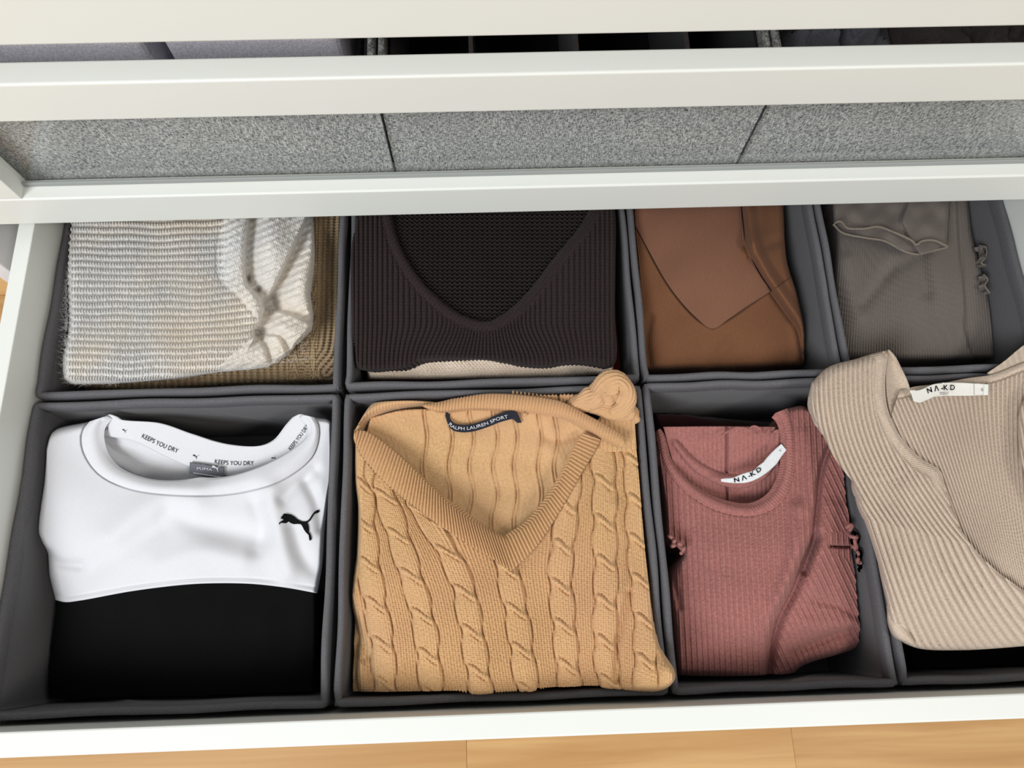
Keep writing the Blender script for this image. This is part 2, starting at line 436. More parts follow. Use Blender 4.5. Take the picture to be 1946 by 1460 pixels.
def drawer(y0, zb, ztop, label, front=True, depth=.575):
    d = root('drawer', ((XL + XR)/2, y0 + depth/2, zb), label, 'drawer')
    if front: bev_box('front_panel', (XL - .026, y0, zb), (XR + .026, y0 + .018, ztop), M['white'], d, .0015)
    for xx in ((XL - .015, XL), (XR, XR + .015)):
        bev_box('side', (xx[0], y0 + .0185, zb + .004), (xx[1], y0 + depth, ztop - .003), M['white'], d, .001)
    bev_box('back', (XL + .0005, y0 + depth - .013, zb + .004), (XR - .0005, y0 + depth - .0005, ztop - .006), M['white'], d, .001)
    bev_box('bottom', (XL + .0005, y0 + .0185, zb + .006), (XR - .0005, y0 + depth - .0135, zb + .0145), M['white'], d, 0)
    for xx in ((XL - .024, XL - .0155), (XR + .0155, XR + .024)):
        bev_box('runner', (xx[0], y0 + .03, zb + .012), (xx[1], y0 + depth, zb + .04), M['metal'], d, .001)
    return d
d_open = drawer(-.079, .070, ZR + .040, 'white bottom drawer pulled out and filled with fabric boxes of folded clothes')
ZG0, ZG1 = CAM[2] - .604, CAM[2] - .424
d_glass = drawer(YF, ZG0, ZG1, 'closed white drawer with glass front showing grey woven boxes', front=False)
gx0, gx1 = XL - .026, XR + .026
RT, ST, TH = .0405, .052, .0195
bev_box('frame_rail', (gx0, YF, ZG1 - .039), (gx1, YF + TH, ZG1), M['white'], d_glass, .0018, 3)
bev_box('frame_rail', (gx0, YF, ZG0), (gx1, YF + TH, ZG0 + RT), M['white'], d_glass, .0018, 3)
for xx in (gx0, gx1 - ST):
    bev_box('frame_stile', (xx, YF + .0002, ZG0 + RT), (xx + ST, YF + TH, ZG1 - .039), M['white'], d_glass, .0008)
bev_box('glass_pane', (gx0 + ST - .001, YF + TH - .005, ZG0 + RT + .0005), (gx1 - ST + .001, YF + TH - .001, ZG1 - .0395), M['glass'], d_glass, 0)
tag(d_glass.children[-1], 'clear glass pane')
bev_box('glass_seal', (gx0 + ST, YF + TH - .0075, ZG0 + RT), (gx1 - ST, YF + TH - .0052, ZG0 + RT + .005), M['seal'], d_glass, .0008)
d_top = drawer(YF, CAM[2] - .389, CAM[2] - .389 + .20, 'closed white drawer with plain solid front above the glass drawer')

# ------------------------------------------------------------------ grey fabric boxes in the open drawer
def wall_mesh(name, a, b, zb, zt, th, nrm, mat, parent, seed, crease=0.0):
    """upright fabric wall from a to b (XY), thickness th along nrm, softly uneven, rounded top"""
    nu, nv = 56, 22
    a, b, nrm = np.array(a, float), np.array(b, float), np.array(nrm, float)
    L = np.linalg.norm(b - a); rng = np.random.RandomState(seed); ph = rng.uniform(0, 6.28, 4)
    u = np.linspace(0, 1, nu); prof = []
    zs = np.linspace(0, 1, nv)
    env = np.sin(np.pi*u)
    def side(o):
        g = np.zeros((nv, nu, 3))
        for j, q in enumerate(zs):
            w = env*(.0006*np.sin(u*7 + ph[0] + q*2) + .0005*np.sin(u*15 + ph[1])*q)
            if crease:
                dline = (u - .5)*L - (1 - q)*(zt - zb)*crease
                w = w + env*.0018*np.exp(-(dline/.004)**2)*smooth(0, .3, q)*smooth(.97, .86, q) + env*.0015*smooth(-.003, .003, dline)*smooth(.97, .86, q)
            top = env*(.0011*np.sin(u*9 + ph[2]) + .0008*np.sin(u*21 + ph[3]))*q
            g[j, :, :2] = a[None] + (b - a)[None]*u[:, None] + nrm[None]*(o + w)[:, None]
            g[j, :, 2] = zb + (zt - zb)*q + top
        return g
    g1, g2 = side(0.0), side(th)[::-1]
    tops = []
    for ang in (45, 90, 135):
        c = (g1[-1] + g2[0])/2; hx = (g1[-1] - g2[0])/2
        tops.append(c + hx*math.cos(math.radians(ang)) + np.array([0, 0, th/2*math.sin(math.radians(ang))]))
    G = np.concatenate([g1, np.array(tops), g2], 0)
    nt, ns = G.shape[:2]; i = np.arange(nt*ns).reshape(nt, ns)
    Fc = np.stack([i[:-1, :-1], i[1:, :-1], i[1:, 1:], i[:-1, 1:]], -1).reshape(-1, 4)
    caps = [tuple(i[:, 0]), tuple(i[::-1, -1]), ]
    fl = [tuple(int(v) for v in f) for f in Fc] + [tuple(int(v) for v in c) for c in caps] + [tuple(int(v) for v in np.concatenate([i[0, :], i[-1, ::-1]]))]
    return mesh_obj(name, G.reshape(-1, 3), fl, mat, parent)

def fabric_box(x0, x1, y0, y1, zb, zt, label, group, seed, mat='box', hem='hem', th=.0045, name='storage_box', crease=.9, hemh=.011):
    b = root(name, ((x0+x1)/2, (y0+y1)/2, zb), label, 'box', group)
    e = .0004
    wall_mesh('wall', (x0, y1), (x1, y1), zb, zt, th, (0, -1), M[mat], b, seed, crease)
    wall_mesh('wall', (x0, y0), (x1, y0), zb, zt, th, (0, 1), M[mat], b, seed+1, -crease)
    wall_mesh('wall', (x0, y0 + th + e), (x0, y1 - th - e), zb, zt, th, (1, 0), M[mat], b, seed+2, 0)
    wall_mesh('wall', (x1, y0 + th + e), (x1, y1 - th - e), zb, zt, th, (-1, 0), M[mat], b, seed+3, 0)
    bev_box('base', (x0 + th + e, y0 + th + e, zb), (x1 - th - e, y1 - th - e, zb + .004), M[mat], b, 0)
    if hem:
        # doubled hem: a closed band riding on the top edge
        m = .0009; n = 14; path = []
        cx = [(x0 - m, y0 - m), (x1 + m, y0 - m), (x1 + m, y1 + m), (x0 - m, y1 + m)]
        cr = .006
        for k, (c, sx, sy, a0) in enumerate(((cx[0], 1, 1, 180), (cx[1], -1, 1, 270), (cx[2], -1, -1, 0), (cx[3], 1, -1, 90))):
            for a in np.linspace(0, 90, 5):
                t = math.radians(a0 + a); path.append((c[0] + sx*cr + cr*math.cos(t), c[1] + sy*cr + cr*math.sin(t)))
            nx = cx[(k+1) % 4]
            p0 = np.array(path[-1])
            s2 = ((1, 1), (-1, 1), (-1, -1), (1, -1))[(k+1) % 4]
            t = math.radians((180, 270, 0, 90)[(k+1) % 4]); p1 = np.array([nx[0] + s2[0]*cr + cr*math.cos(t), nx[1] + s2[1]*cr + cr*math.sin(t)])
            for q in np.linspace(0, 1, 34)[1:-1]: path.append(tuple(p0 + (p1 - p0)*q))
        path = np.array(path); nxt, prv = np.roll(path, -1, 0), np.roll(path, 1, 0)
        tg = nxt - prv; tg /= np.linalg.norm(tg, axis=1)[:, None]; inn = np.stack([-tg[:, 1], tg[:, 0]], 1)
        T2 = th + 2*m
        prof = [(0, -hemh), (-.0004, -hemh*.5), (0, 0), (T2*.15, T2*.38), (T2*.5, T2*.52), (T2*.85, T2*.38), (T2, 0), (T2 + .0004, -hemh*.5), (T2, -hemh)]
        s = np.linspace(0, 1, len(path), endpoint=False); rng = np.random.RandomState(seed + 9); ph = rng.uniform(0, 6.28, 4)
        wz = .0007*np.sin(s*40 + ph[0]) + .0006*np.sin(s*90 + ph[1]); wx = .0005*np.sin(s*60 + ph[2])
        rings = []
        for (o, z) in prof:
            rings.append(np.column_stack([path + inn*(o + wx)[:, None], zt + z + wz + .0005]))
        G = np.array(rings); k, n = G.shape[:2]; i = np.arange(k*n).reshape(k, n); j = np.roll(i, -1, 1)
        Fc = np.stack([i[:-1], j[:-1], j[1:], i[1:]], -1).reshape(-1, 4)
        mesh_obj('hem', G.reshape(-1, 3), Fc, M[hem], b)
    return b
ZB = .0855
colsx = [(-.4205, -.1455), (-.1385, .1325), (.1365, .3225), (.3265, .5165)]
rows = [(-.0555, .2095), (.2150, .4800)]
GB = 'dark grey fabric boxes in the open drawer'
names = [['dark grey square fabric box holding the white and black sweatshirt', 'dark grey square fabric box holding the camel cable knit sweater',
          'dark grey narrow fabric box holding the dusty rose top', 'dark grey narrow fabric box under the beige ribbed sweater'],
         ['dark grey square fabric box holding the pale grey fuzzy sweater', 'dark grey square fabric box holding the dark brown knit sweater',
          'dark grey narrow fabric box holding the plain brown sweater', 'dark grey narrow fabric box holding the taupe ribbed top']]
for r, (ya, yb) in enumerate(rows):
    for c, (xa_, xb_) in enumerate(colsx):
        dy = .0015 if (r == 0 and c >= 2) else 0
        fabric_box(xa_, xb_, ya, yb + (dy if r == 0 else 0), ZB, ZR - .003, names[r][c], GB, 10*r + 40*c + 3, crease=(.9, .8, -.8, .6)[c])

# ------------------------------------------------------------------ clothes: shared tools
def zm(ox, oy, sc):
    def g(*pts): return [(ox + a/sc, oy + b/sc) for a, b in pts]
    return g
q3, q4, q5 = zm(0, 380, 2.862), zm(640, 380, 3.139), zm(1160, 360, 2.476)
q6, q7, q8 = zm(0, 720, 1.973), zm(600, 690, 2.057), zm(1200, 660, 1.824)
n3 = zm(160, 760, 4.054); n4 = zm(480, 930, 10.81); n5 = zm(820, 720, 4.633); n6 = zm(1320, 780, 8.108); n7 = zm(1660, 680, 6.804)
BASEZ = ZB + .006

def stock(u, v):
    """knit stitches: u wales, v courses -> 0..1"""
    fu = np.abs(u - np.floor(u) - .5)*2
    return (1 - fu**2.2)*.62 + .38*(.5 + .5*np.cos(2*np.pi*(v + .42*fu)))*(1 - fu**4)

def lettering(name, text, path, cap, zf, mat, parent, lift=.0007, squeeze=1.0, bold=0.0):
    """printed words as a thin mesh following a px path, cap = letter height in px"""
    cu = bpy.data.curves.new('words', 'FONT'); cu.body = text; cu.size = 1.0; cu.resolution_u = 3; cu.offset = bold
    to = bpy.data.objects.new('words', cu); C.objects.link(to)
    dg = bpy.context.evaluated_depsgraph_get(); dg.update()
    me = bpy.data.meshes.new_from_object(to.evaluated_get(dg))
    v = np.array([tuple(p.co) for p in me.vertices]); fs = [tuple(p.vertices) for p in me.polygons]
    bpy.data.objects.remove(to); bpy.data.curves.remove(cu); bpy.data.meshes.remove(me)
    x0, x1 = v[:, 0].min(), v[:, 0].max(); h = .69
    c = curve(path, 200); seg = np.concatenate([[0], np.cumsum(np.linalg.norm(np.diff(c, axis=0), axis=1))]); Lp = seg[-1]
    a = (v[:, 0] - x0)/(x1 - x0)*Lp
    cx, cy = np.interp(a, seg, c[:, 0]), np.interp(a, seg, c[:, 1])
    tg = np.gradient(c, axis=0); tg /= np.linalg.norm(tg, axis=1)[:, None]
    tx, ty = np.interp(a, seg, tg[:, 0]), np.interp(a, seg, tg[:, 1])
    px, py = cx + ty*v[:, 1]/h*cap, cy - tx*v[:, 1]/h*cap
    return mesh_obj(name, P(px, py, ZR + zf(px, py) + lift), fs, mat, parent, sm=False)

def flat_shape(name, poly, zf, mat, parent, lift=.0007, sub=0):
    """flat print with the given px outline lying on a surface"""
    p = np.array(poly, float); w = P(p[:, 0], p[:, 1], ZR + zf(p[:, 0], p[:, 1]) + lift)
    bm = bmesh.new()
    f = bm.faces.new([bm.verts.new(q) for q in w]); bmesh.ops.triangulate(bm, faces=[f])
    V = [tuple(v.co) for v in bm.verts]; bm.verts.index_update(); Fc = [tuple(v.index for v in g.verts) for g in bm.faces]; bm.free()
    return mesh_obj(name, V, Fc, mat, parent, sm=False)

CAT = [(575, 600), (600, 560), (645, 500), (700, 505), (790, 520), (860, 560), (930, 620), (1000, 655), (1060, 665), (1120, 655), (1170, 610), (1220, 530),
       (1270, 465), (1330, 425), (1370, 430), (1375, 465), (1340, 490), (1300, 495), (1260, 525), (1220, 590), (1180, 650), (1130, 685), (1150, 740), (1160, 800),
       (1160, 880), (1190, 920), (1215, 1000), (1205, 1050), (1170, 1055), (1160, 1010), (1150, 940), (1100, 895), (1060, 840), (1020, 760), (990, 720), (920, 715),
       (850, 720), (790, 700), (740, 665), (690, 700), (620, 695), (580, 690), (560, 725), (540, 720), (550, 685), (590, 655), (640, 635), (620, 612)]

def garment(label, px, cat, zoff=None, name='sweater', group='folded clothes in the open drawer'):
    p = P1(px[0], px[1], BASEZ if zoff is None else zoff)
    o = root(name, p, label, cat, group)
    g = P1(px[0], px[1], ZR); m = .0088
    for ya, yb in rows:
        for xa_, xb_ in colsx:
            if xa_ < g[0] < xb_ and ya < g[1] < yb: CLAMP[o.name] = (xa_ + m, xb_ - m, ya + m, yb - m)
    return o

# ------------------------------------------------------------------ pale grey fuzzy sweater over a khaki one (back left box)
khaki = garment('khaki brown ribbed sweater under the pale grey fuzzy sweater', (360, 560), 'sweater')
def zk(x, y, s, t):
    dr = dist(x, y, q3((1905, -300), (1880, 300), (1850, 850), (1780, 940)))      # ribs follow the right edge and hang down at the front
    w = smooth(545, 605, x)
    u = np.where(True, (1 - w)*x/12.6 + w*dr/11.5, 0)
    rib = .0042*np.abs(np.sin(np.pi*u))**.8 + .0011*np.cos(2*np.pi*(y/5.6 + .4*np.abs(np.sin(np.pi*u))))
    return -.0365 + rib - .012*smooth(600, 655, x)*0 + .002*vnoise(x, y, 160, 3)
cloth('body', q3((310, -260), (1000, -280), (1870, -320)), q3((290, 1000), (700, 1035), (1300, 1000), (1835, 985)), q3((310, -260), (300, 400), (290, 1000)),
      q3((1870, -320), (1875, 300), (1850, 800), (1835, 985)), 1.5, zk, M['olive'], khaki, (14, 14, 0, 14), .012, base=BASEZ)

moh = garment('pale grey fuzzy striped sweater crumpled at one side', (340, 560), 'sweater', ZR - .03)
FULL.add(moh.name)
mz = tps([(120, 420, .004), (300, 420, .012), (460, 420, .010), (130, 560, .004), (300, 560, .012), (440, 560, .010), (125, 700, -.002), (300, 700, .004), (450, 680, .002),
          (600, 420, .004), (600, 520, .003), (595, 620, .000), (540, 670, -.001), (300, 200, .008)])
VAL1 = q3((1385, -60), (1365, 110), (1345, 330), (1360, 450), (1440, 560), (1430, 660), (1395, 730))
VAL2 = q3((1700, 60), (1640, 190), (1540, 400), (1460, 560))
VAL3 = q3((1450, 585), (1560, 605), (1690, 660))
VAL4 = q3((1395, 725), (1440, 790), (1470, 880))
VAL5 = q3((1400, 725), (1520, 740), (1570, 830))
SEAM = q3((1190, 180), (1175, 290), (1190, 430), (1290, 530), (1390, 650), (1390, 720), (1340, 770))
def mbase(x, y):
    z = mz(x, y) + .0015*vnoise(x, y, 120, 5)
    z = z + blob(x, y, 517, 470, 34, 60, .012) + blob(x, y, 572, 540, 22, 60, .010) + blob(x, y, 546, 628, 32, 20, .012) + blob(x, y, 486, 585, 18, 30, .008) + blob(x, y, 448, 470, 22, 70, .005)
    z = z - crease(x, y, VAL1, 6, 20, .017) - crease(x, y, VAL2, 4.5, 20, .019) - crease(x, y, VAL3, 4, 14, .012) - crease(x, y, VAL4, 4, 9, .008) - crease(x, y, VAL5, 4, 10, .008)
    z = z - blob(x, y, 472, 531, 4, 8, .012) - blob(x, y, 491, 551, 5, 6, .012) - ridge(x, y, SEAM, 3.5, .002)
    return np.maximum(z, -.0245)
def zmoh(x, y, s, t):
    flat = 1 - smooth(-6, 10, -dist(x, y, SEAM, True)) * smooth(400, 440, x)
    yy = y + .02*(x - 300) + 3*np.sin(x/70.) + 2.2*vnoise(x, y, 150, 12)
    row = yy/12.8
    rib = .0024*np.cos(2*np.pi*row)
    fr = row - np.floor(row)
    st = .0019*np.cos(2*np.pi*(x/5.3 + .55*np.abs(fr - .5)*2 + .15*vnoise(x, y, 40, 8)))*(.35 + .65*smooth(-.6, .6, np.cos(2*np.pi*row)))
    off = .0007*np.cos(2*np.pi*(x + y*.4)/5.2)*np.cos(2*np.pi*(y - .3*x)/6.5)
    rib2 = .0010*np.cos(2*np.pi*(y*.8 + x*.35)/11)
    low = smooth(660, 690, y - .06*(300 - x))
    return mbase(x, y) + np.where(x > 0, (rib*(1 - .7*low) + st)*flat + (off + rib2)*(1 - flat), 0) + .0005*vnoise(x, y, 9, 11)
cloth('body', q3((360, -240), (900, -250), (1700, -300)), q3((385, 1005), (600, 1000), (900, 975), (1200, 935), (1460, 905), (1575, 840)),
      q3((360, -240), (352, 150), (362, 400), (372, 700), (340, 870), (350, 970), (385, 1005)), q3((1700, -300), (1705, 120), (1712, 320), (1690, 500), (1700, 680), (1640, 750), (1575, 840)),
      1.35, zmoh, M['mohair'], moh, (16, 14, 0, 20), .018, base=ZR - .028)
rng = np.random.RandomState(4)
V, Fc = [], []
for k in range(5200):
    if k < 4200: x, y = rng.uniform(128, 590), rng.uniform(405, 720)
    else: x, y = (rng.normal(126, 2), rng.uniform(405, 725)) if k % 3 else (rng.uniform(130, 520), 728 - 20*rng.rand()*0 - max(0, 0))
    if y > 731 - max(0, (x - 200))*.11: y = 725 - max(0, (x - 200))*.11
    z = ZR + float(mbase(np.array(x), np.array(y))) + (.0005 if 135 < x < 580 and y < 700 else -.008)
    p = np.array(P1(x, y, z)); a = rng.uniform(0, 6.28); ln = rng.uniform(.002, .007)
    dv = np.array([math.cos(a), math.sin(a), rng.uniform(.2, .9)]); c = np.array([-dv[1], dv[0], 0])*.00008
    b_ = rng.normal(0, .35, 3)
    n = len(V)
    for q, w in ((0, 1), (.5, .8), (1, .2)):
        m_ = p + dv*ln*q + b_*ln*q*q; V += [m_ - c*w, m_ + c*w]
    Fc += [(n, n+1, n+3, n+2), (n+2, n+3, n+5, n+4)]
V = np.array(V); _c = CLAMP[moh.name]; V[:, 0] = np.clip(V[:, 0], _c[0], _c[1]); V[:, 1] = np.clip(V[:, 1], _c[2], _c[3])
fz = mesh_obj('fuzz', V, np.array(Fc), M['mohair'], moh); tag(fz, kind='stuff')

# ------------------------------------------------------------------ dark brown V-neck, cream knit and red cloth (back centre box)
redc = garment('dark red cloth peeking out under the cream knit', (930, 600), 'clothing', name='folded_cloth')
cloth('body', [(692, 380), (1000, 330), (1178, 320)], [(688, 727), (900, 727), (1186, 716)], None, [(1178, 320), (1180, 500), (1188, 640), (1186, 716)], 8,
      lambda x, y, s, t: -.046 + .001*vnoise(x, y, 90, 2), M['red'], redc, (10, 10, 0, 8), .01, base=BASEZ)
crm = garment('cream knit sweater folded under the dark brown sweater', (930, 600), 'sweater', ZR - .040)
cloth('body', [(702, 380), (900, 350), (1160, 330)], [(700, 721), (800, 722), (950, 720), (1080, 718), (1165, 709)], [(702, 380), (696, 600), (697, 704), (700, 721)], [(1160, 330), (1162, 600), (1166, 690), (1165, 709)], 1.6,
      lambda x, y, s, t: -.0235 + .0026*stock(x/6.6 + .5*np.floor(y/3.9), y/3.9) + .0012*vnoise(x, y, 60, 6), M['cream'], crm, (6, 6, 0, 12), .014, base=ZR - .0435)
dkb = garment('dark brown chunky knit V-neck sweater over a cream knit', (930, 560), 'sweater', ZR - .018)
VN = q4((300, -250), (318, 30), (335, 130), (385, 290), (520, 500), (700, 660), (830, 715), (890, 722), (950, 705), (1100, 590), (1300, 340), (1490, 90), (1600, -250))
dz0 = tps([(665, 420, .000), (700, 560, .004), (680, 690, -.004), (930, 680, .000), (1160, 690, -.004), (1165, 560, .004), (1165, 420, .003), (930, 620, .004), (930, 400, .006), (800, 640, .006), (1060, 640, .006)])
def dkbase(x, y): return dz0(x, y) + .0012*vnoise(x, y, 130, 9)
def zdk(x, y, s, t):
    d = dist(x, y, VN, True); ad = np.abs(d)           # band around the neckline
    apex = np.exp(-((x - 925)/150)**2)*smooth(740, 610, y)
    u = (x - 925)*(1 + .55*np.exp(-((x - 925)/110)**2)*smooth(690, 610, y))/8.4
    body = .0040*stock(u, y/6.2)
    band = .0022*np.exp(-((ad - 10)/9)**2) + .0010*np.cos(2*np.pi*(x*.7 + y*.6)/6.5)*np.exp(-((ad - 10)/12)**2)
    wb = smooth(16, 26, ad)
    roll = -.006*np.exp(-(ad/2.2)**2)
    return dkbase(x, y) + .006 + body*wb + band + roll
NV = [(a, b) for a, b in VN]
cloth('front_panel', [NV[:8], NV[7:]] if False else NV, q4((120, 1010), (190, 1020), (300, 1012), (400, 1000), (480, 962), (620, 950), (800, 950), (950, 960), (1150, 990), (1250, 992), (1420, 968), (1540, 980), (1640, 1000), (1668, 960)),
      q4((300, -250), (130, 60), (78, 300), (80, 700), (85, 900), (120, 1010)), q4((1600, -250), (1660, 60), (1662, 400), (1660, 700), (1672, 880), (1668, 960)),
      1.3, zdk, M['dkbrown'], dkb, (12, 14, 0, 14), .012, base=ZR - .0175, kx='l', ky='l')
def zdki(x, y, s, t):
    ph = y/7.6 + .22*np.cos(2*np.pi*x/9.5)*1.0
    return dkbase(x, y) - .003 + .0034*np.cos(2*np.pi*ph)
cloth('back_panel', q4((250, -250), (900, -250), (1650, -250)), q4((600, 790), (890, 770), (1150, 700)), q4((250, -250), (300, 100), (450, 500), (600, 790)), q4((1650, -250), (1520, 100), (1350, 400), (1150, 700)),
      1.4, zdki, M['dkbrown'], dkb, skirt=.003)

# ------------------------------------------------------------------ plain brown sweater (back, narrow box)
brn = garment('plain brown fine knit V-neck sweater with folded sleeve', (1360, 560), 'sweater')
bz = tps([(1200, 400, -.014), (1212, 560, -.018), (1215, 690, -.026), (1350, 690, -.026), (1525, 690, -.046), (1350, 560, -.012), (1320, 420, -.010), (1500, 420, -.030), (1440, 480, -.012), (1500, 600, -.032), (1440, 640, -.022), (1350, 300, -.012)])
BV = [q5((60, -120), (85, 100), (150, 240), (280, 470), (400, 610), (480, 665)), q5((480, 665), (560, 615), (640, 560), (755, 480))]
SL = q5((600, -80), (612, 90), (640, 270), (700, 400), (760, 490), (830, 590), (880, 660), (900, 760))
def brbase(x, y): return bz(x, y) + .002*vnoise(x, y, 110, 21)
def zbr(x, y, s, t):
    dl = dist(x, y, BV[0], True); dr = dist(x, y, BV[1], True)
    ins = smooth(-3, 3, -dl)*smooth(-3, 3, -dr)*smooth(640, 600, y)
    z = brbase(x, y) - .0035*ins
    z = z + .0006*np.exp(-(dl/4)**2) + .0005*np.exp(-(dr/4)**2)
    sl = dist(x, y, SL, True)
    z = z + .017*smooth(-4, 16, -sl) - .004*np.exp(-(sl/5)**2) - .010*smooth(14, 34, -sl)
    z = z + blob(x, y, 1432, 470, 26, 30, .007) + ridge(x, y, q5((700, 60), (690, 220), (650, 300)), 14, .004) - ridge(x, y, q5((800, 240), (740, 262), (690, 290)), 11, .004)
    z = z - ridge(x, y, q5((560, 720), (520, 770), (490, 830)), 16, .005) - ridge(x, y, q5((190, 600), (170, 720), (180, 820)), 8, .004) + ridge(x, y, q5((860, 640), (880, 760), (860, 830)), 10, .003)
    wale = (x + .16*(y - 550)*(x > 0))/4.6
    return z + .00035*np.cos(2*np.pi*wale)*(1 - .5*ins)
cloth('body', q5((60, -150), (400, -160), (820, -170)), q5((140, 850), (500, 842), (910, 832)), q5((60, -150), (95, 190), (128, 480), (128, 700), (140, 850)), q5((820, -170), (818, 80), (830, 330), (880, 500), (912, 660), (910, 832)),
      1.5, zbr, M['brown'], brn, (8, 12, 0, 14), .014, base=BASEZ)
cloth('back_panel', q5((95, -140), (350, -150), (604, -150)), q5((105, 150), (155, 240), (283, 465), (402, 602), (480, 656), (560, 608), (640, 553), (757, 480)), q5((95, -140), (85, 60), (105, 150)), q5((604, -150), (616, 90), (643, 270), (704, 402), (757, 480)),
      2.0, lambda x, y, s, t: brbase(x, y) + .0004 - .012*smooth(24, 0, -dist(x, y, SL, True))*0 + .0002*np.cos(2*np.pi*x/4.4), M['brownlight'], brn, skirt=.002)
tg = cloth('label_tip', [(1336, 383), (1350, 382), (1364, 382)], [(1345, 392), (1350, 394), (1357, 391)], None, None, 2, lambda x, y, s, t: brbase(x, y) + .003, M['label'], brn, skirt=.0008)

# ------------------------------------------------------------------ taupe ribbed top (back right box)
tau = garment('taupe fine ribbed top with an open sleeve cuff folded over', (1720, 560), 'top', name='ribbed_top')
tz = tps([(1590, 400, -.020), (1588, 540, -.024), (1605, 670, -.034), (1740, 670, -.028), (1890, 670, -.046), (1720, 560, -.012), (1720, 420, -.008), (1850, 450, -.024), (1850, 600, -.030), (1720, 300, -.012)])
TF = q5((1625, -100), (1635, 100), (1640, 240), (1660, 420), (1670, 560), (1672, 660), (1690, 740))
def taub(x, y): return tz(x, y) + .0018*vnoise(x, y, 120, 31)
def ztau(x, y, s, t):
    d = dist(x, y, TF, True)
    z = taub(x, y) - .007*smooth(-5, 5, -d) - .002*np.exp(-(d/4)**2)
    z = z - ridge(x, y, q5((1470, 310), (1475, 400), (1490, 480)), 14, .0045) + ridge(x, y, q5((1500, 330), (1530, 450), (1540, 600)), 14, .003) - ridge(x, y, q5((1330, 360), (1250, 470), (1190, 540)), 12, .003)
    z = z - ridge(x, y, q5((1430, 320), (1300, 400)), 14, .002) + ridge(x, y, q5((1110, 330), (1130, 480), (1170, 600)), 12, .003)
    return z + .0008*np.cos(2*np.pi*(x - .06*(y - 560)*(x - 1720)/100)/4.8)
cloth('body', q5((1040, -150), (1400, -150), (1680, -160)), q5((1090, 785), (1400, 800), (1815, 802)), q5((1040, -150), (1062, 250), (1050, 450), (1060, 620), (1090, 785)), q5((1680, -160), (1705, 200), (1780, 480), (1812, 640), (1815, 802)),
      1.5, ztau, M['taupe'], tau, (12, 12, 0, 12), .016, base=BASEZ)
CUF = q5((1050, 165), (1090, 203), (1200, 228), (1290, 243), (1380, 290), (1440, 305), (1500, 293), (1585, 272))
def zcf(x, y, s, t):
    z = taub(x, y) + .010 + .006*np.sin(np.pi*np.clip(s, 0, 1)) + .002*vnoise(x, y, 60, 34)
    d = dist(x, y, q5((1400, 60), (1370, 150), (1390, 190)), True)
    z = z + .005*smooth(-4, 4, -d)
    return z + .00045*np.cos(2*np.pi*(x + .4*y)/4.6)
cloth('sleeve', q5((1045, -150), (1300, -150), (1600, -150)), CUF, q5((1045, -150), (1045, 60), (1050, 165)), q5((1600, -150), (1597, 60), (1585, 272)), 1.6, zcf, M['taupe'], tau, (10, 10, 0, 0), .008, skirt=.003)
zt = lambda x, y: ZR + float(taub(np.array(x), np.array(y))) + .0165
for pth, up_ in ((CUF, 0), (q5((1055, 160), (1075, 150), (1095, 160), (1110, 180), (1190, 185), (1260, 176), (1330, 200), (1420, 243), (1440, 262), (1460, 245), (1520, 240), (1585, 268)), .006)):
    cc = curve(pth, 40); tube('cuff_edge', [P1(a, b, zt(a, b) + up_) for a, b in cc], .0011, M['taupetrim'], tau, 6, 80)
rf = [q5((1735, 265), (1770, 275), (1765, 320), (1745, 345), (1768, 360)), q5((1755, 400), (1775, 425), (1762, 450), (1785, 490))]
for pth in rf:
    cc = curve(pth, 24); tube('ruffle', [P1(a, b, ZR - .028) for a, b in cc], .0009, M['taupetrim'], tau, 6, 40)
    cloth('ruffle', [(a, b) for a, b in cc], [(a - 12, b + 3) for a, b in cc], None, None, 2.5, lambda x, y, s, t: -.030 + .003*np.sin(s*14), M['taupe'], tau, skirt=.002, kx='l', ky='l')

# ------------------------------------------------------------------ white and black sweatshirt (front left box)
sw = garment('white sweatshirt with black lower half and a small cat emblem', (340, 1080), 'sweatshirt', name='sweatshirt')
wz = tps([(90, 842, -.010), (68, 1004, -.018), (104, 1141, -.040), (200, 960, -.014), (355, 960, -.012), (480, 960, -.012), (600, 960, -.014), (355, 1100, -.016), (200, 1100, -.024), (600, 1120, -.024),
          (620, 850, -.014), (540, 920, -.010), (200, 790, -.012), (590, 790, -.006), (160, 860, -.018), (355, 1250, -.035), (90, 1270, -.060), (590, 1270, -.040), (350, 1350, -.050), (60, 1350, -.082), (600, 1350, -.050)])
def swb(x, y): return wz(x, y) + .0015*vnoise(x, y, 190, 41)
NECKI = q6((402, 138), (375, 175), (370, 215), (385, 275), (430, 330), (540, 376), (700, 386), (850, 371), (1000, 321), (1110, 258), (1163, 205), (1162, 165), (1135, 134))
NECKO = q6((335, 160), (312, 190), (305, 230), (318, 285), (372, 358), (485, 412), (700, 437), (900, 426), (1060, 378), (1165, 300), (1192, 240), (1195, 180), (1180, 145))
WBOT = q6((207, 830), (245, 838), (300, 832), (500, 796), (700, 772), (820, 767), (950, 770), (1080, 785), (1190, 805))
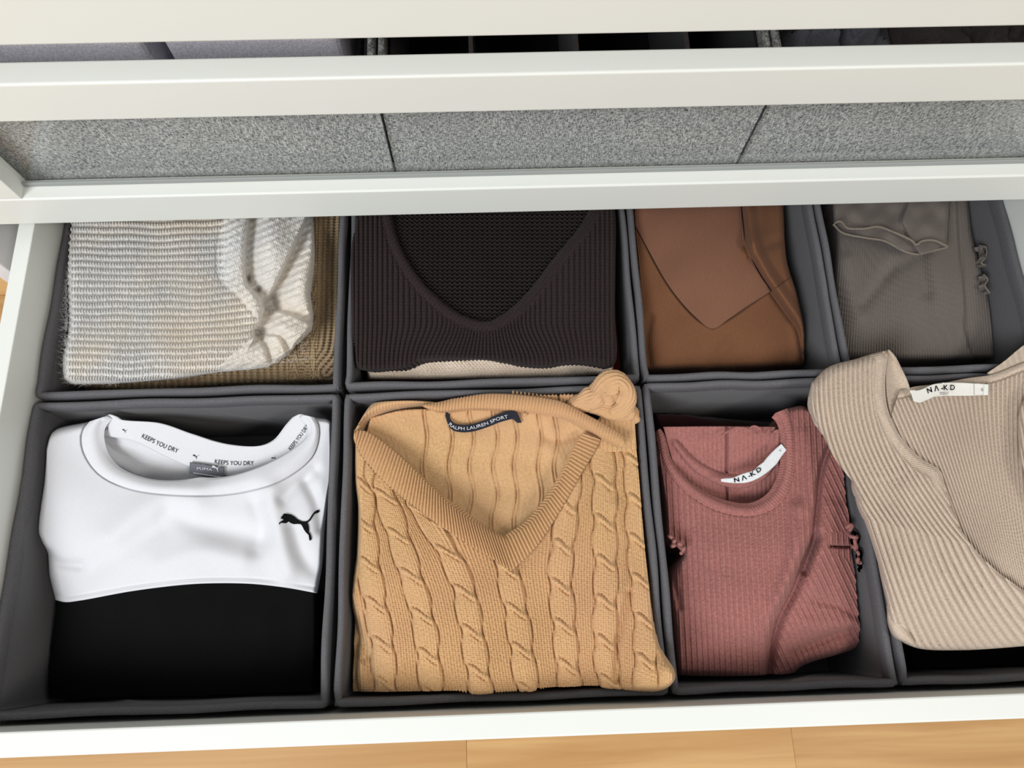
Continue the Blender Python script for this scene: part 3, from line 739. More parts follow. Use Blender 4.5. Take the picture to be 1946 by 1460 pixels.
def swfold(x, y):
    z = np.zeros(np.shape(x))
    z = z + ridge(x, y, q6((430, 600), (560, 480), (720, 460)), 34, .006) - ridge(x, y, q6((640, 500), (760, 550), (980, 600)), 24, .006) + ridge(x, y, q6((1010, 420), (1030, 540), (1080, 720)), 24, .007) - ridge(x, y, q6((960, 470), (985, 560), (960, 640)), 16, .004) - ridge(x, y, q6((1100, 560), (1130, 650), (1180, 720)), 16, .004)
    z = z - ridge(x, y, q6((1150, 390), (1190, 470), (1205, 560)), 12, .005) - ridge(x, y, q6((330, 720), (480, 620), (600, 560)), 26, .005) + ridge(x, y, q6((600, 700), (760, 650), (900, 680)), 24, .004)
    z = z - ridge(x, y, q6((1060, 450), (1120, 390), (1180, 345)), 13, .004) - ridge(x, y, q6((180, 650), (220, 690), (300, 700)), 10, .004)
    return z
def zsw(x, y, s, t):
    z = swb(x, y) + swfold(x, y)
    hem = dist(x, y, WBOT)
    z = z + .0012*np.exp(-((hem - 3)/3)**2) - .0009*np.exp(-((hem - 11)/1.6)**2)
    no = dist(x, y, NECKO)
    return z - .0018*np.exp(-(no/2.0)**2)
cloth('yoke', NECKO, WBOT, [q6((335, 160), (200, 196), (180, 242)), q6((180, 242), (165, 380), (135, 560), (150, 600), (176, 650), (185, 740), (207, 830))],
      q6((1180, 145), (1238, 160), (1243, 300), (1218, 560), (1208, 700), (1190, 805)), 2.2, zsw, M['wht'], sw, (22, 10, 0, 0), .016, base=None, skirt=.010, kx='l', ky='l')
def zblk(x, y, s, t): return swb(x, y) - .004 + .0012*vnoise(x, y, 90, 45) - .004*np.exp(-(dist(x, y, WBOT)/2.5)**2)*0
cloth('lower_body', q6((212, 805), (300, 815), (500, 780), (700, 756), (820, 752), (950, 755), (1190, 790)), q6((120, 1262), (400, 1262), (800, 1248), (1180, 1228)),
      q6((212, 805), (200, 900), (170, 1080), (120, 1262)), q6((1190, 790), (1190, 1000), (1180, 1228)), 3, zblk, M['blk'], sw, (20, 8, 0, 24), .02, base=BASEZ)
def zcol(x, y, s, t): return swb(x, y) + swfold(x, y) + .0035*np.sin(np.pi*np.clip(t*.9 + .05, 0, 1)) + .0006
cloth('collar', NECKI, NECKO, None, None, 1.8, zcol, M['wht'], sw, skirt=.003, kx='l', ky='l')
BTOP = q6((398, 139), (412, 133), (450, 152), (600, 166), (720, 206), (860, 246), (980, 251), (1040, 226), (1090, 162), (1118, 134), (1140, 133))
BLOW = q6((368, 212), (420, 218), (500, 232), (620, 292), (720, 334), (850, 366), (930, 356), (1010, 322), (1090, 275), (1150, 225), (1168, 190))
bzf = tps([(200, 790, -.011), (188, 826, -.022), (300, 806, -.018), (310, 866, -.028), (365, 824, -.020), (365, 888, -.029), (440, 846, -.020), (431, 900, -.028), (497, 848, -.018), (507, 884, -.026), (552, 800, -.010), (560, 855, -.020), (585, 795, -.009), (590, 820, -.012)])
cloth('back_collar', BTOP, BLOW, None, None, 2, lambda x, y, s, t: bzf(x, y), M['wht'], sw, skirt=.002, kx='l', ky='l')
cloth('inner_back', q6((368, 205), (500, 222), (620, 280), (720, 322), (850, 352), (1010, 312), (1150, 215)), q6((350, 330), (450, 380), (560, 410), (700, 420), (850, 405), (1010, 350), (1160, 240)), None, None, 3,
      lambda x, y, s, t: bzf(x, y) - .004 - .006*t + .0015*vnoise(x, y, 60, 47) - .002*np.exp(-((t - .12)/.05)**2), M['wht'], sw, kx='l', ky='l')
prn = bpy.data.objects
bc = [o for o in sw.children if o.name.startswith('back_collar')][0]
zbf = lambda x, y: bzf(x, y)
lettering('lettering', 'KEEPS YOU DRY', n3((440, 292), (520, 330), (620, 375), (716, 412)), 8.5, zbf, M['print_'], bc)
lettering('lettering', 'KEEPS YOU DRY', n3((1004, 490), (1080, 500), (1200, 505), (1306, 503)), 8.0, zbf, M['print_'], bc)
lettering('lettering', 'KEEPS YOU DRY', n3((1592, 392), (1650, 320), (1732, 205)), 7.5, zbf, M['print_'], bc)
lettering('lettering', 'U DRY', n3((112, 236), (150, 240), (188, 236)), 6.5, zbf, M['print_'], bc)
yoke = [o for o in sw.children if o.name.startswith('yoke')][0]
zyf = lambda x, y: zsw(x, y, None, None)
flat_shape('emblem', n4(*CAT), zyf, M['printblack'], yoke, .0012)
def mini(cx, cy, sz, rot):
    p = np.array(CAT, float) - (950, 720); c, s_ = math.cos(rot), math.sin(rot)
    p = p*sz/840; return [(cx + a*c - b*s_, cy + a*s_ + b*c) for a, b in p]
for cx, cy, sz, rt in ((236, 819, 9.5, .3), (371, 868, 11.5, .25), (520, 871, 9.5, -.35)):
    flat_shape('small_emblem', mini(cx, cy, sz, rt), zbf, M['print_'], bc, .0008)
ztg = lambda x, y: bzf(x, np.minimum(y, 896)) + .003
gt = cloth('neck_label', n3((815, 480), (940, 497), (1080, 520)), n3((808, 565), (940, 592), (1075, 615)), None, None, 2, lambda x, y, s, t: ztg(x, y) + .001*np.sin(3*s), M['greytag'], sw, skirt=.0006)
ztg2 = lambda x, y: ztg(x, y) + .0014
flat_shape('label_emblem', [(a*1.0, b) for a, b in mini(410, 890, 17, .1)], ztg2, M['printwhite'], gt, .0003)
lettering('label_lettering', 'PUMA', n3((868, 538), (920, 540), (985, 548)), 4.5, ztg2, M['printwhite'], gt, .0003)
flat_shape('label_line', n3((840, 560), (1050, 592), (1050, 598), (840, 566)), ztg2, M['printwhite'], gt, .0003)

# ------------------------------------------------------------------ camel cable knit sweater (front centre box)
cam_sw = garment('camel cable knit V-neck sweater with navy neck label', (960, 1120), 'sweater')
cz = tps([(673, 816, -.004), (672, 950, -.008), (675, 1140, -.012), (660, 1300, -.022), (850, 1330, .000), (1100, 1320, .002), (1270, 1290, .020), (1240, 1080, .000), (1225, 900, -.004), (1215, 800, -.002),
          (960, 1150, .016), (800, 1100, .012), (1120, 1100, .014), (960, 1280, .012), (800, 950, .008), (1120, 930, .010), (960, 1040, .014)])
def camb(x, y): return cz(x, y) + .0016*vnoise(x, y, 170, 51)
CVI = [q7((150, 262), (200, 268), (330, 362), (430, 462), (560, 582), (700, 672), (747, 690)), q7((747, 690), (840, 622), (930, 502), (990, 382), (1025, 305), (1045, 275))]
CVO = [q7((148, 300), (170, 350), (240, 440), (330, 520), (450, 612), (600, 712), (700, 772), (765, 815)), q7((765, 815), (860, 722), (960, 572), (1040, 432), (1095, 340), (1115, 300))]
COLS = [(q7((185, 420), (185, 600), (205, 780), (235, 950), (262, 1100), (275, 1340)), 8), (q7((240, 440), (290, 570), (350, 760), (400, 920), (430, 1050), (460, 1340)), 30), (q7((400, 560), (480, 680), (540, 780), (580, 880), (612, 1050), (655, 1340)), 62),
        (q7((745, 780), (765, 880), (790, 1000), (812, 1170), (840, 1340)), 20), (q7((990, 500), (970, 680), (955, 820), (965, 950), (982, 1150), (1000, 1340)), 50), (q7((1115, 330), (1130, 450), (1130, 680), (1135, 800), (1132, 980), (1135, 1150), (1160, 1340)), 4),
        (q7((1235, 280), (1255, 450), (1260, 650), (1270, 800), (1285, 950), (1293, 1080), (1285, 1340)), 40)]
def cables(x, y, W=23., L=76., k_=1.0, ribp=5.6):
    h = np.zeros_like(x); used = np.zeros_like(x)
    xs = [np.interp(y, [p[1] for p in c], [p[0] for p in c]) for c, _ in COLS]
    for xc, (c, ph0) in zip(xs, COLS):
        dx = x - xc; sl = 1.0
        k = (y - ph0)/L; k = k - np.floor(k + .5); dk = k*L
        node = np.exp(-(dk/13)**2)
        Wy = W*(1 - .24*np.exp(-(dk/17)**2))
        pl = np.sqrt(np.clip(1 - (dx/(Wy + 1.5))**2, 0, 1))
        g = np.exp(-((np.abs(dx) - Wy - 1.5)/2.4)**2)
        sc = 9.5*np.sin(np.clip(dx/15., -1, 1)*np.pi/2); d = dk - sc
        in_ = smooth(Wy + 2, Wy - 4, np.abs(dx))
        hh = .0030*pl - .0029*g + .0017*np.exp(-(d/5.0)**2)*in_ - .0020*np.exp(-((d - 7.5)/2.3)**2)*in_*smooth(-14, 2, dx)*smooth(20, 8, dx) - .0020*np.exp(-((d + 7.5)/2.3)**2)*in_*smooth(14, -2, dx)*smooth(-20, -8, dx)
        h = h + hh; used = np.maximum(used, pl)
    # fine ribs lying between neighbouring cable columns
    xs2 = [xs[0] - 90] + xs + [xs[-1] + 90]; fr = np.zeros_like(x)
    for a, b in zip(xs2[:-1], xs2[1:]):
        m = (x >= a) & (x < b); fr = np.where(m, np.cos(2*np.pi*((x - a)/np.maximum(b - a, 1))*np.round(90/ribp)), fr)
    return k_*h + fr*(.0008 - .0004*used) + .0003*np.cos(2*np.pi*y/3.7) + .0003*vnoise(x, y, 7, 58)
def zcam(x, y, s, t):
    z = camb(x, y) + cables(x, y)*smooth(0, .05, 1 - t)*smooth(0, .02, s)*smooth(0, .02, 1 - s)
    z = z - ridge(x, y, q7((1225, 900), (1200, 1010), (1180, 1120), (1175, 1240)), 7, .006) + ridge(x, y, q7((1180, 560), (1200, 700), (1190, 900)), 14, .003)
    z = z - ridge(x, y, q7((130, 940), (170, 1030), (200, 1150)), 8, .006) - ridge(x, y, q7((160, 1140), (200, 1180), (215, 1240)), 6, .003)
    z = z + blob(x, y, 1268, 1275, 16, 22, .008)
    return z
CB = q7((165, 1305), (250, 1318), (500, 1322), (800, 1306), (1100, 1292), (1250, 1292), (1345, 1286), (1392, 1262))
cloth('front_panel', CVO, CB, q7((148, 300), (150, 450), (163, 560), (158, 750), (130, 930), (150, 1000), (165, 1080), (152, 1220), (165, 1305)), [q7((1115, 300), (1200, 290), (1272, 275)), q7((1272, 275), (1290, 500), (1310, 800), (1348, 1100), (1405, 1200), (1408, 1230), (1392, 1262))],
      1.3, zcam, M['camel'], cam_sw, (14, 10, 0, 20), .022, base=ZR - .040, kx='x', ky='l')
def zband(x, y, s, t):
    nrib = 92
    return camb(x, y) + .0042 + .0030*np.sin(np.pi*np.clip(t, 0, 1))**.7 + .0015*np.cos(2*np.pi*s*nrib)
cloth('collar', CVI, CVO, None, None, 1.15, zband, M['camel'], cam_sw, skirt=.004, kx='l', ky='l')
bkz = tps([(690, 800, -.010), (820, 790, -.006), (960, 780, .000), (1100, 810, .004), (1180, 845, .008), (960, 1020, .004), (960, 900, -.008), (820, 900, -.008), (1060, 900, -.004), (760, 860, -.008), (1090, 860, .000)])
def zbk(x, y, s, t):
    z = bkz(x, y) + .0012*vnoise(x, y, 90, 55)
    for xx, a in ((425, 6), (523, 8), (605, 10), (698, 10), (777, 8), (872, 8), (935, 8)):
        xc = 600 + (xx + a*np.sin((y - 700)/17.))/2.057
        z = z + .0020*np.exp(-((x - xc - 3)/1.9)**2) + .0020*np.exp(-((x - xc + 3)/1.9)**2) - .0014*np.exp(-((x - xc)/1.6)**2)
    z = z + ridge(x, y, q7((940, 260), (900, 330), (960, 370)), 14, .003) - ridge(x, y, q7((1030, 280), (960, 300), (900, 290)), 8, .004)
    return z + .0003*np.cos(2*np.pi*y/3.6)*np.cos(2*np.pi*x/4.2) + .0004*vnoise(x, y, 8, 57)
cloth('back_panel', q7((215, 215), (330, 185), (470, 178), (600, 170), (750, 174), (880, 184), (1000, 215), (1110, 275)), q7((190, 300), (330, 400), (450, 510), (600, 640), (747, 725), (860, 650), (960, 500), (1110, 310)), None, None, 1.4, zbk, M['camel'], cam_sw, skirt=.002)
cloth('shoulder', q7((185, 205), (215, 165), (260, 138), (340, 135), (430, 148), (500, 158)), q7((150, 268), (200, 215), (270, 182), (350, 165), (430, 160), (500, 180)), None, None, 1.6,
      lambda x, y, s, t: -.004 + .006*np.sin(np.pi*t) + .0004*np.cos(2*np.pi*x/6), M['camel'], cam_sw, skirt=.02, kx='l', ky='l')
cloth('back_collar', q7((420, 158), (480, 152), (560, 133), (680, 119), (850, 129), (960, 150), (1050, 196), (1150, 250), (1212, 288)), q7((420, 172), (470, 188), (600, 178), (750, 182), (880, 193), (1000, 222), (1080, 268), (1150, 305), (1200, 330)), None, None, 1.2,
      lambda x, y, s, t: bkz(x, y) + .007 + .0035*np.sin(np.pi*t)**.7 + .0012*np.cos(2*np.pi*s*66), M['camel'], cam_sw, skirt=.006, kx='l', ky='l')
cloth('shoulder', q7((1090, 240), (1150, 165), (1235, 150), (1275, 190)), q7((1020, 330), (1110, 345), (1200, 345), (1278, 330)), None, q7((1275, 190), (1282, 260), (1278, 330)), 1.5,
      lambda x, y, s, t: .002 + .004*np.sin(np.pi*s) + .0006*np.cos(2*np.pi*x/9), M['camel'], cam_sw, (0, 8, 0, 0), .008, skirt=.02, kx='l', ky='l')
# rolled-up sleeve and its ribbed cuff behind the neck
cloth('cuff', q7((770, 94), (830, 100), (900, 112), (960, 104), (1060, 110)), q7((762, 122), (850, 140), (960, 152), (1080, 175)), None, None, 1.3,
      lambda x, y, s, t: .002 + .003*np.sin(np.pi*t) + .0010*np.cos(2*np.pi*x/7.5) - .004*np.exp(-((x - 1061)/2.5)**2), M['camel'], cam_sw, skirt=.015, kx='l', ky='l')
def lump(name, outline_t, outline_b, zc_, amp, mat, parent, res=1.4, rib=None, folds=(), skirt=.02, prof=.6):
    def zz(x, y, s, t):
        z = zc_ + amp*(np.sin(np.pi*np.clip(t, 0, 1))**prof)*(np.sin(np.pi*np.clip(s, 0, 1))**.35)
        for f, w, a in folds: z = z + ridge(x, y, f, w, a)
        if rib: z = z + rib(x, y, s, t)
        return z
    return cloth(name, outline_t, outline_b, None, None, res, zz, mat, parent, skirt=skirt, kx='l', ky='l')
def knit_roll(name, path, zs, rad, mat, parent, nrib=20, n=44, res=150):
    """soft knitted roll: a thick tube whose surface carries lengthwise ribs and stitches"""
    c = curve(path, res); zz = np.interp(np.linspace(0, 1, res), np.linspace(0, 1, len(zs)), zs)
    q = P(c[:, 0], c[:, 1], ZR + zz); rr = np.interp(np.linspace(0, 1, res), np.linspace(0, 1, len(rad)), rad)
    tan = np.gradient(q, axis=0); tan /= np.linalg.norm(tan, axis=1)[:, None]
    th = np.linspace(0, 2*math.pi, n*3, endpoint=False); G = []
    for k in range(res):
        a = np.cross(tan[k], [0, 0, 1.0]); a /= np.linalg.norm(a) + 1e-9; b = np.cross(a, tan[k])
        r_ = rr[k]*(1 + .035*np.cos(nrib*th) + .12*np.sin(2*th + k*.05) + .08*np.sin(3*th - k*.11) + .06*math.sin(k*.13)) + .0003*np.cos(th*37 + k*1.3)
        G.append(q[k] + r_[:, None]*(np.cos(th)[:, None]*a + np.sin(th)[:, None]*b))
    G = keep_in(np.array(G), parent); m_ = G.shape[1]; i = np.arange(res*m_).reshape(res, m_); j = np.roll(i, -1, 1)
    Fc = [tuple(int(v) for v in f) for f in np.stack([i[:-1], j[:-1], j[1:], i[1:]], -1).reshape(-1, 4)] + [tuple(int(v) for v in i[0]), tuple(int(v) for v in i[-1])]
    return mesh_obj(name, G.reshape(-1, 3), Fc, mat, parent)
knit_roll('sleeve', q7((1065, 170), (1100, 130), (1140, 96), (1178, 86), (1206, 108), (1210, 146), (1190, 182), (1150, 194)), (.010, .013, .014, .014, .013, .012, .010, .009), (.005, .010, .012, .0118, .0112, .0105, .009, .005), M['camel'], cam_sw)
knit_roll('sleeve', q7((990, 168), (1050, 150), (1100, 140), (1150, 128), (1180, 118)), (.004, .008, .010, .010, .008), (.004, .008, .011, .0105, .007), M['camel'], cam_sw)
knit_roll('sleeve', q7((1070, 178), (1120, 182), (1180, 205), (1235, 195), (1262, 230)), (.006, .007, .006, .005, .000), (.004, .006, .007, .007, .005), M['camel'], cam_sw)
# under layer seen at the left edge
cloth('under_layer', q7((128, 900), (200, 940)), q7((105, 1250), (200, 1330)), q7((128, 900), (112, 1000), (118, 1120), (105, 1250)), None, 2.5, lambda x, y, s, t: -.030 + .0006*np.cos(2*np.pi*y/6) + .002*vnoise(x, y, 50, 3), M['camel'], cam_sw, (10, 0, 0, 0), .01, base=ZR - .042, ky='l')
cloth('under_layer', q7((100, 1235), (180, 1250)), q7((110, 1308), (230, 1325)), None, None, 2.5, lambda x, y, s, t: -.040 + .0006*np.cos(2*np.pi*x/5), M['camel'], cam_sw, (6, 0, 0, 8), .006, base=BASEZ, ky='l')
base_pad = cloth('under_layer', q7((200, 260), (1240, 230)), q7((170, 1300), (1340, 1270)), None, None, 12, lambda x, y, s, t: -.045 + 0*x, M['camel'], cam_sw, base=BASEZ)
NL = n5((125, 280), (128, 340), (160, 385), (240, 408), (350, 400), (480, 360), (590, 310), (690, 282), (745, 290), (790, 375))
NLB = n5((120, 330), (145, 400), (190, 455), (260, 472), (350, 468), (480, 432), (600, 385), (710, 355), (750, 350), (795, 388))
znl = lambda x, y: bkz(x, y) + .007
nl = cloth('neck_label', NL, NLB, None, None, 1.5, lambda x, y, s, t: znl(x, y) - .004*np.exp(-(s/.12)**2) - .004*np.exp(-((1 - s)/.1)**2), M['navy'], cam_sw, skirt=.0008, kx='l', ky='l')
lettering('lettering', 'RALPH LAUREN SPORT', n5((150, 405), (190, 437), (260, 452), (350, 446), (480, 410), (590, 366), (675, 345)), 6.0, znl, M['printwhite'], nl, .0012)

# ------------------------------------------------------------------ dusty rose ribbed top (front narrow box)
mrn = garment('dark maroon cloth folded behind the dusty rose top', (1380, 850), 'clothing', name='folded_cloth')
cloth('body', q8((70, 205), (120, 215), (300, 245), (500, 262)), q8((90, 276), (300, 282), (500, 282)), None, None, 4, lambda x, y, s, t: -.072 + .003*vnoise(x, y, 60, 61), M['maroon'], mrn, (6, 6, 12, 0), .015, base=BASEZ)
pk = garment('dusty rose ribbed top with ruffled cuffs and white neck label', (1440, 1080), 'top', name='ribbed_top')
pz = tps([(1255, 830, -.022), (1270, 980, -.030), (1285, 1100, -.032), (1288, 1280, -.040), (1400, 1285, -.034), (1495, 1280, -.042), (1670, 1200, -.046), (1640, 1060, -.032), (1600, 900, -.016), (1530, 780, -.008), (1480, 790, -.010), (1400, 1000, -.012), (1400, 1150, -.010), (1490, 1000, -.008), (1590, 1060, -.014), (1560, 1180, -.022), (1430, 960, -.014), (1300, 900, -.020)])
def pkb(x, y): return pz(x, y) + .0014*vnoise(x, y, 130, 63)
PNI = q8((100, 282), (112, 300), (130, 385), (200, 472), (310, 537), (420, 552), (490, 512), (528, 432), (532, 300), (515, 245), (498, 228))
PNO = q8((86, 290), (92, 330), (112, 410), (185, 502), (300, 570), (425, 586), (515, 545), (560, 450), (566, 320), (556, 240), (540, 212))
PV1 = q8((640, 660), (600, 740), (560, 840), (515, 930), (490, 1020), (478, 1130))
PV2 = q8((700, 310), (660, 420), (642, 560), (630, 680), (600, 780))
def zpk(x, y, s, t):
    z = pkb(x, y) - ridge(x, y, PV1, 11, .014) - ridge(x, y, PV2, 6, .009)
    z = z + ridge(x, y, q8((575, 560), (575, 680), (545, 800), (500, 900)), 15, .006) + ridge(x, y, q8((700, 560), (660, 700), (640, 820)), 18, .006)
    z = z + ridge(x, y, q8((600, 960), (700, 960), (830, 960)), 16, .004) - ridge(x, y, q8((560, 1060), (680, 1010), (760, 980)), 9, .005) - ridge(x, y, q8((690, 690), (740, 692), (785, 690)), 2.5, .007)
    z = z - ridge(x, y, q8((180, 700), (150, 800), (170, 900)), 6, .005) - ridge(x, y, q8((640, 880), (720, 900), (800, 950)), 7, .003) + ridge(x, y, q8((600, 300), (620, 400), (600, 560)), 14, .004)
    # ribs follow the cloth: straight on the left, leaning with the sleeve on the right
    vd = dist(x, y, PV2[:-1] + PV1, True); side = smooth(-3, 3, -vd)
    u = (x - .05*(y - 1000))*(1 - side) + side*(x*.90 - .42*(y - 1000))
    rib = .0019*np.abs(np.cos(np.pi*u/10.6))**.6 + .0007*np.cos(2*np.pi*u/5.3)
    return z + rib*smooth(0, 9, np.abs(vd)) + .00025*vnoise(x, y, 7, 66)
cloth('front_panel', PNO, q8((160, 1138), (250, 1142), (350, 1145), (450, 1150), (530, 1147), (600, 1102), (720, 1065), (858, 1022)),
      q8((86, 290), (118, 560), (128, 660), (180, 700), (140, 780), (150, 1000), (160, 1138)), q8((540, 212), (600, 206), (665, 300), (742, 385), (755, 520), (752, 610), (770, 700), (830, 880), (862, 965), (858, 1022)),
      1.4, zpk, M['pink'], pk, (10, 12, 0, 16), .02, base=BASEZ, kx='l', ky='l')
cloth('collar', PNI, PNO, None, None, 1.2, lambda x, y, s, t: pkb(x, y) + .001 + .0028*np.sin(np.pi*t)**.7 + .0003*np.cos(2*np.pi*s*90) - .0008*np.exp(-((t - .85)/.06)**2), M['pink'], pk, skirt=.004, kx='l', ky='l')
pbz = lambda x, y: -.020 - .00012*(y - 820) + .001*vnoise(x, y, 70, 68)
cloth('back_panel', q8((110, 276), (300, 274), (500, 276)), q8((150, 420), (330, 560), (430, 575), (520, 500)), None, None, 1.4, lambda x, y, s, t: pbz(x, y) + .0010*np.abs(np.cos(np.pi*x/8.5))**.6 - .004*np.exp(-((x - 1381)/2.5)**2), M['pink'], pk, skirt=.004)
cloth('back_collar', q8((150, 318), (220, 392), (320, 445), (380, 450), (440, 425), (485, 350), (497, 285)), q8((150, 345), (215, 425), (310, 478), (390, 488), (470, 450), (515, 370), (525, 285)), None, None, 1.3, lambda x, y, s, t: pbz(x, y) + .004 + .0026*np.sin(np.pi*t) + .0003*np.cos(2*np.pi*s*60), M['pink'], pk, skirt=.003, kx='l', ky='l')
pe = curve(n6((420, 375), (480, 345), (560, 300), (640, 265), (720, 272), (790, 285), (835, 310), (865, 265), (920, 245), (980, 265), (1015, 300), (1020, 350), (1060, 375), (1110, 350), (1150, 290)), 60)
tube('ruffle_edge', [P1(a, b, ZR - .0125) for a, b in pe], .0010, M['pink'], pk, 6, 120)
def ruffle(pts, z0, wid, parent, mat, n=40):
    cc = curve(pts, n)
    tube('ruffle', [P1(a, b, ZR + z0 + .004*math.sin(k*.8)) for k, (a, b) in enumerate(cc)], .0017, mat, parent, 6, 90)
ruffle(q8((745, 625), (765, 615), (755, 650), (780, 660), (800, 640), (818, 655), (800, 680), (775, 665), (785, 700), (815, 710), (825, 735), (800, 740)), -.010, 4, pk, M['pink'])
ruffle(q8((770, 690), (790, 720), (785, 745), (812, 750), (800, 775)), -.014, 4, pk, M['pink'])
ruffle(q8((130, 655), (150, 668), (140, 690), (165, 682), (182, 695), (172, 715)), -.016, 4, pk, M['pink'])
cloth('ruffle_panel', q8((742, 500), (770, 520), (800, 600)), q8((745, 640), (780, 690), (822, 700)), None, None, 1.6, lambda x, y, s, t: -.022 + .004*np.sin(s*12), M['pink'], pk, skirt=.01, kx='l', ky='l')
PT = n6((405, 1060), (560, 1050), (720, 985), (900, 930), (1000, 840), (1080, 780), (1160, 680), (1250, 590), (1340, 512))
PB = n6((408, 1100), (560, 1118), (800, 1115), (960, 1060), (1090, 980), (1200, 890), (1270, 820), (1350, 700), (1420, 610))
zpt = lambda x, y: -.0085 + 0*x
pl_ = cloth('neck_label', PT, PB, None, None, 1.6, lambda x, y, s, t: zpt(x, y) + .0012*np.sin(5*s), M['labelbright'], pk, skirt=.0008, kx='l', ky='l')
lettering('lettering', 'N \u039b -K D', n6((615, 1112), (700, 1095), (800, 1062), (900, 1012), (985, 962), (1040, 920)), 8.2, lambda x, y: zpt(x, y) + .0014, M['printblack'], pl_, .0003, bold=.02)
lettering('size_lettering', 'S', n6((1312, 640), (1338, 628)), 4, lambda x, y: zpt(x, y) + .0014, M['printblack'], pl_, .0003)

# ------------------------------------------------------------------ beige ribbed sweater (front right box)
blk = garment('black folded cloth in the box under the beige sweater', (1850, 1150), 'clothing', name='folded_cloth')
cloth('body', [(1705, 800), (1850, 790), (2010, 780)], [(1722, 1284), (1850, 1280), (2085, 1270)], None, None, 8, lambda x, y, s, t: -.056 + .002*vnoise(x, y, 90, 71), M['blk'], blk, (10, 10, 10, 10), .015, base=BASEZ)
bg_ = garment('beige ribbed knit sweater draped over the box rims', (1830, 1000), 'sweater', ZR - .048)
ez = tps([(1540, 740, .022), (1560, 810, .022), (1620, 930, .022), (1660, 1040, .022), (1690, 1180, .014), (1720, 1225, -.004), (1830, 1235, -.002), (1946, 1230, .002), (1610, 740, .030), (1680, 800, .036), (1720, 950, .036), (1780, 1080, .034), (1850, 1180, .024), (1900, 1000, .030), (1900, 850, .024), (1946, 720, .020), (1800, 760, .016), (2080, 1000, .020), (2080, 1220, .0)])
_c = CLAMP[bg_.name]; XMAX[bg_.name] = XR - .004
def beb(x, y): return ez(x, y) + .0015*vnoise(x, y, 150, 73)
EDG = q8((872, 13), (888, 30), (884, 70), (880, 120), (888, 210), (930, 305), (1000, 382), (1070, 428), (1085, 470), (1105, 545), (1160, 660), (1250, 762), (1361, 845), (1520, 950))
# body: back half with the neck label
BT = q8((930, 150), (985, 136), (1060, 128), (1160, 108), (1250, 94), (1361, 52), (1520, 0))
def zbe2(x, y, s, t):
    u = dist(x, y, q8((700, 130), (850, 480), (1000, 700), (1250, 960), (1361, 1060)))
    ux = x*.93 + .0*y - 14*np.sin((y - 760)/110.) + .30*np.maximum(1000 - y, 0)*smooth(1900, 1740, x)*-.6
    lean = (x - .42*(y - 760)*smooth(1960, 1760, x - .3*(y - 900)))
    rib = .0040*np.abs(np.sin(np.pi*lean/8.8))**.6
    top = curve(BT, 30); d = np.full(x.shape, 1e9)
    d = dist(x, y, BT)
    bm = smooth(12, 17, d)
    band = .0016*np.sin(np.pi*np.clip(d/15, 0, 1)) + .0004*np.cos(2*np.pi*x/3.4)*(1 - bm)
    return beb(x, y) - .006 + rib*bm + band*(1 - bm) - .0008*np.exp(-((d - 15)/1.6)**2)
cloth('back_panel', BT, q8((1000, 560), (1120, 760), (1250, 900), (1361, 960), (1520, 1040)), q8((930, 150), (900, 250), (920, 380), (1000, 560)), q8((1520, 0), (1520, 500), (1520, 1040)), 1.4, zbe2, M['beige'], bg_, skirt=.006, kx='l', ky='l')
# folded-over sleeve half
SB = q8((932, 1022), (1000, 1046), (1150, 1051), (1361, 1037), (1540, 1020))
GUI = q8((905, -300), (886, 60), (895, 220), (940, 350), (1040, 520), (1160, 680), (1361, 850), (1560, 975))
def zbe(x, y, s, t):
    d = dist(x, y, EDG, True)                      # distance from the folded edge: the ribs run along it lower down
    dd = np.abs(d)
    up = smooth(900, 820, y)
    u1 = (x*.92 + (y - 700)*-.30)                 # shoulder: ribs run down the lobe
    u = u1*up + (1 - up)*dd*.98
    u = np.where(y < 860, u, dd*.98)
    blend = smooth(790, 880, y)
    r1 = np.abs(np.sin(np.pi*(x*.93 - .34*(y - 700))/9.2))**.8
    r2 = np.abs(np.sin(np.pi*(x*.90 - .45*(y - 900) - .0009*(y - 1000)**2*0)/9.4))**.8
    rib = .0040*np.abs(np.sin(np.pi*dist(x, y - .55*np.maximum(0, y - 1000 - .25*(x - 1700)), GUI)/9.3))**.6
    bandm = smooth(26, 20, dd)*smooth(960, 900, y)
    z = beb(x, y) + rib*(1 - bandm) + .0007*np.cos(2*np.pi*(y*.9 + x*.2)/3.6)*bandm + .003*smooth(0, 8, dd)
    z = z - ridge(x, y, q8((1000, 560), (1060, 680), (1150, 800)), 30, .003) - ridge(x, y, q8((700, 300), (800, 420), (880, 520)), 30, .003) + ridge(x, y, q8((940, 500), (980, 640), (1050, 800)), 22, .003)
    return z
EDGs = EDG
cloth('front_panel', EDGs, SB, [q8((872, 13), (830, 24), (780, 40), (680, 70), (625, 122)), q8((625, 122), (612, 190), (640, 262), (700, 330), (750, 388), (772, 500), (828, 660), (868, 800), (885, 880), (888, 950), (905, 1000), (932, 1022))], q8((1520, 950), (1540, 1020)),
      1.35, zbe, M['beige'], bg_, (22, 0, 0, 22), .014, base=ZR + .0045, kx='l', ky='l')
cloth('collar', q8((872, 14), (889, 32), (884, 80), (886, 170), (915, 270), (960, 330)), q8((893, 8), (915, 32), (940, 80), (962, 130), (972, 190), (975, 260)), None, None, 1.6,
      lambda x, y, s, t: beb(x, y) - .004 - .006*np.sin(np.pi*t) + .0004*np.cos(2*np.pi*s*40), M['beige'], bg_, skirt=.010, kx='l', ky='l')
lump('fold', q8((884, 890), (915, 900), (950, 950), (985, 1025)), q8((884, 900), (888, 960), (910, 1005), (975, 1034)), .004, .010, M['beige'], bg_, 1.3, rib=lambda x, y, s, t: .0022*np.cos(2*np.pi*t*4), skirt=.01)
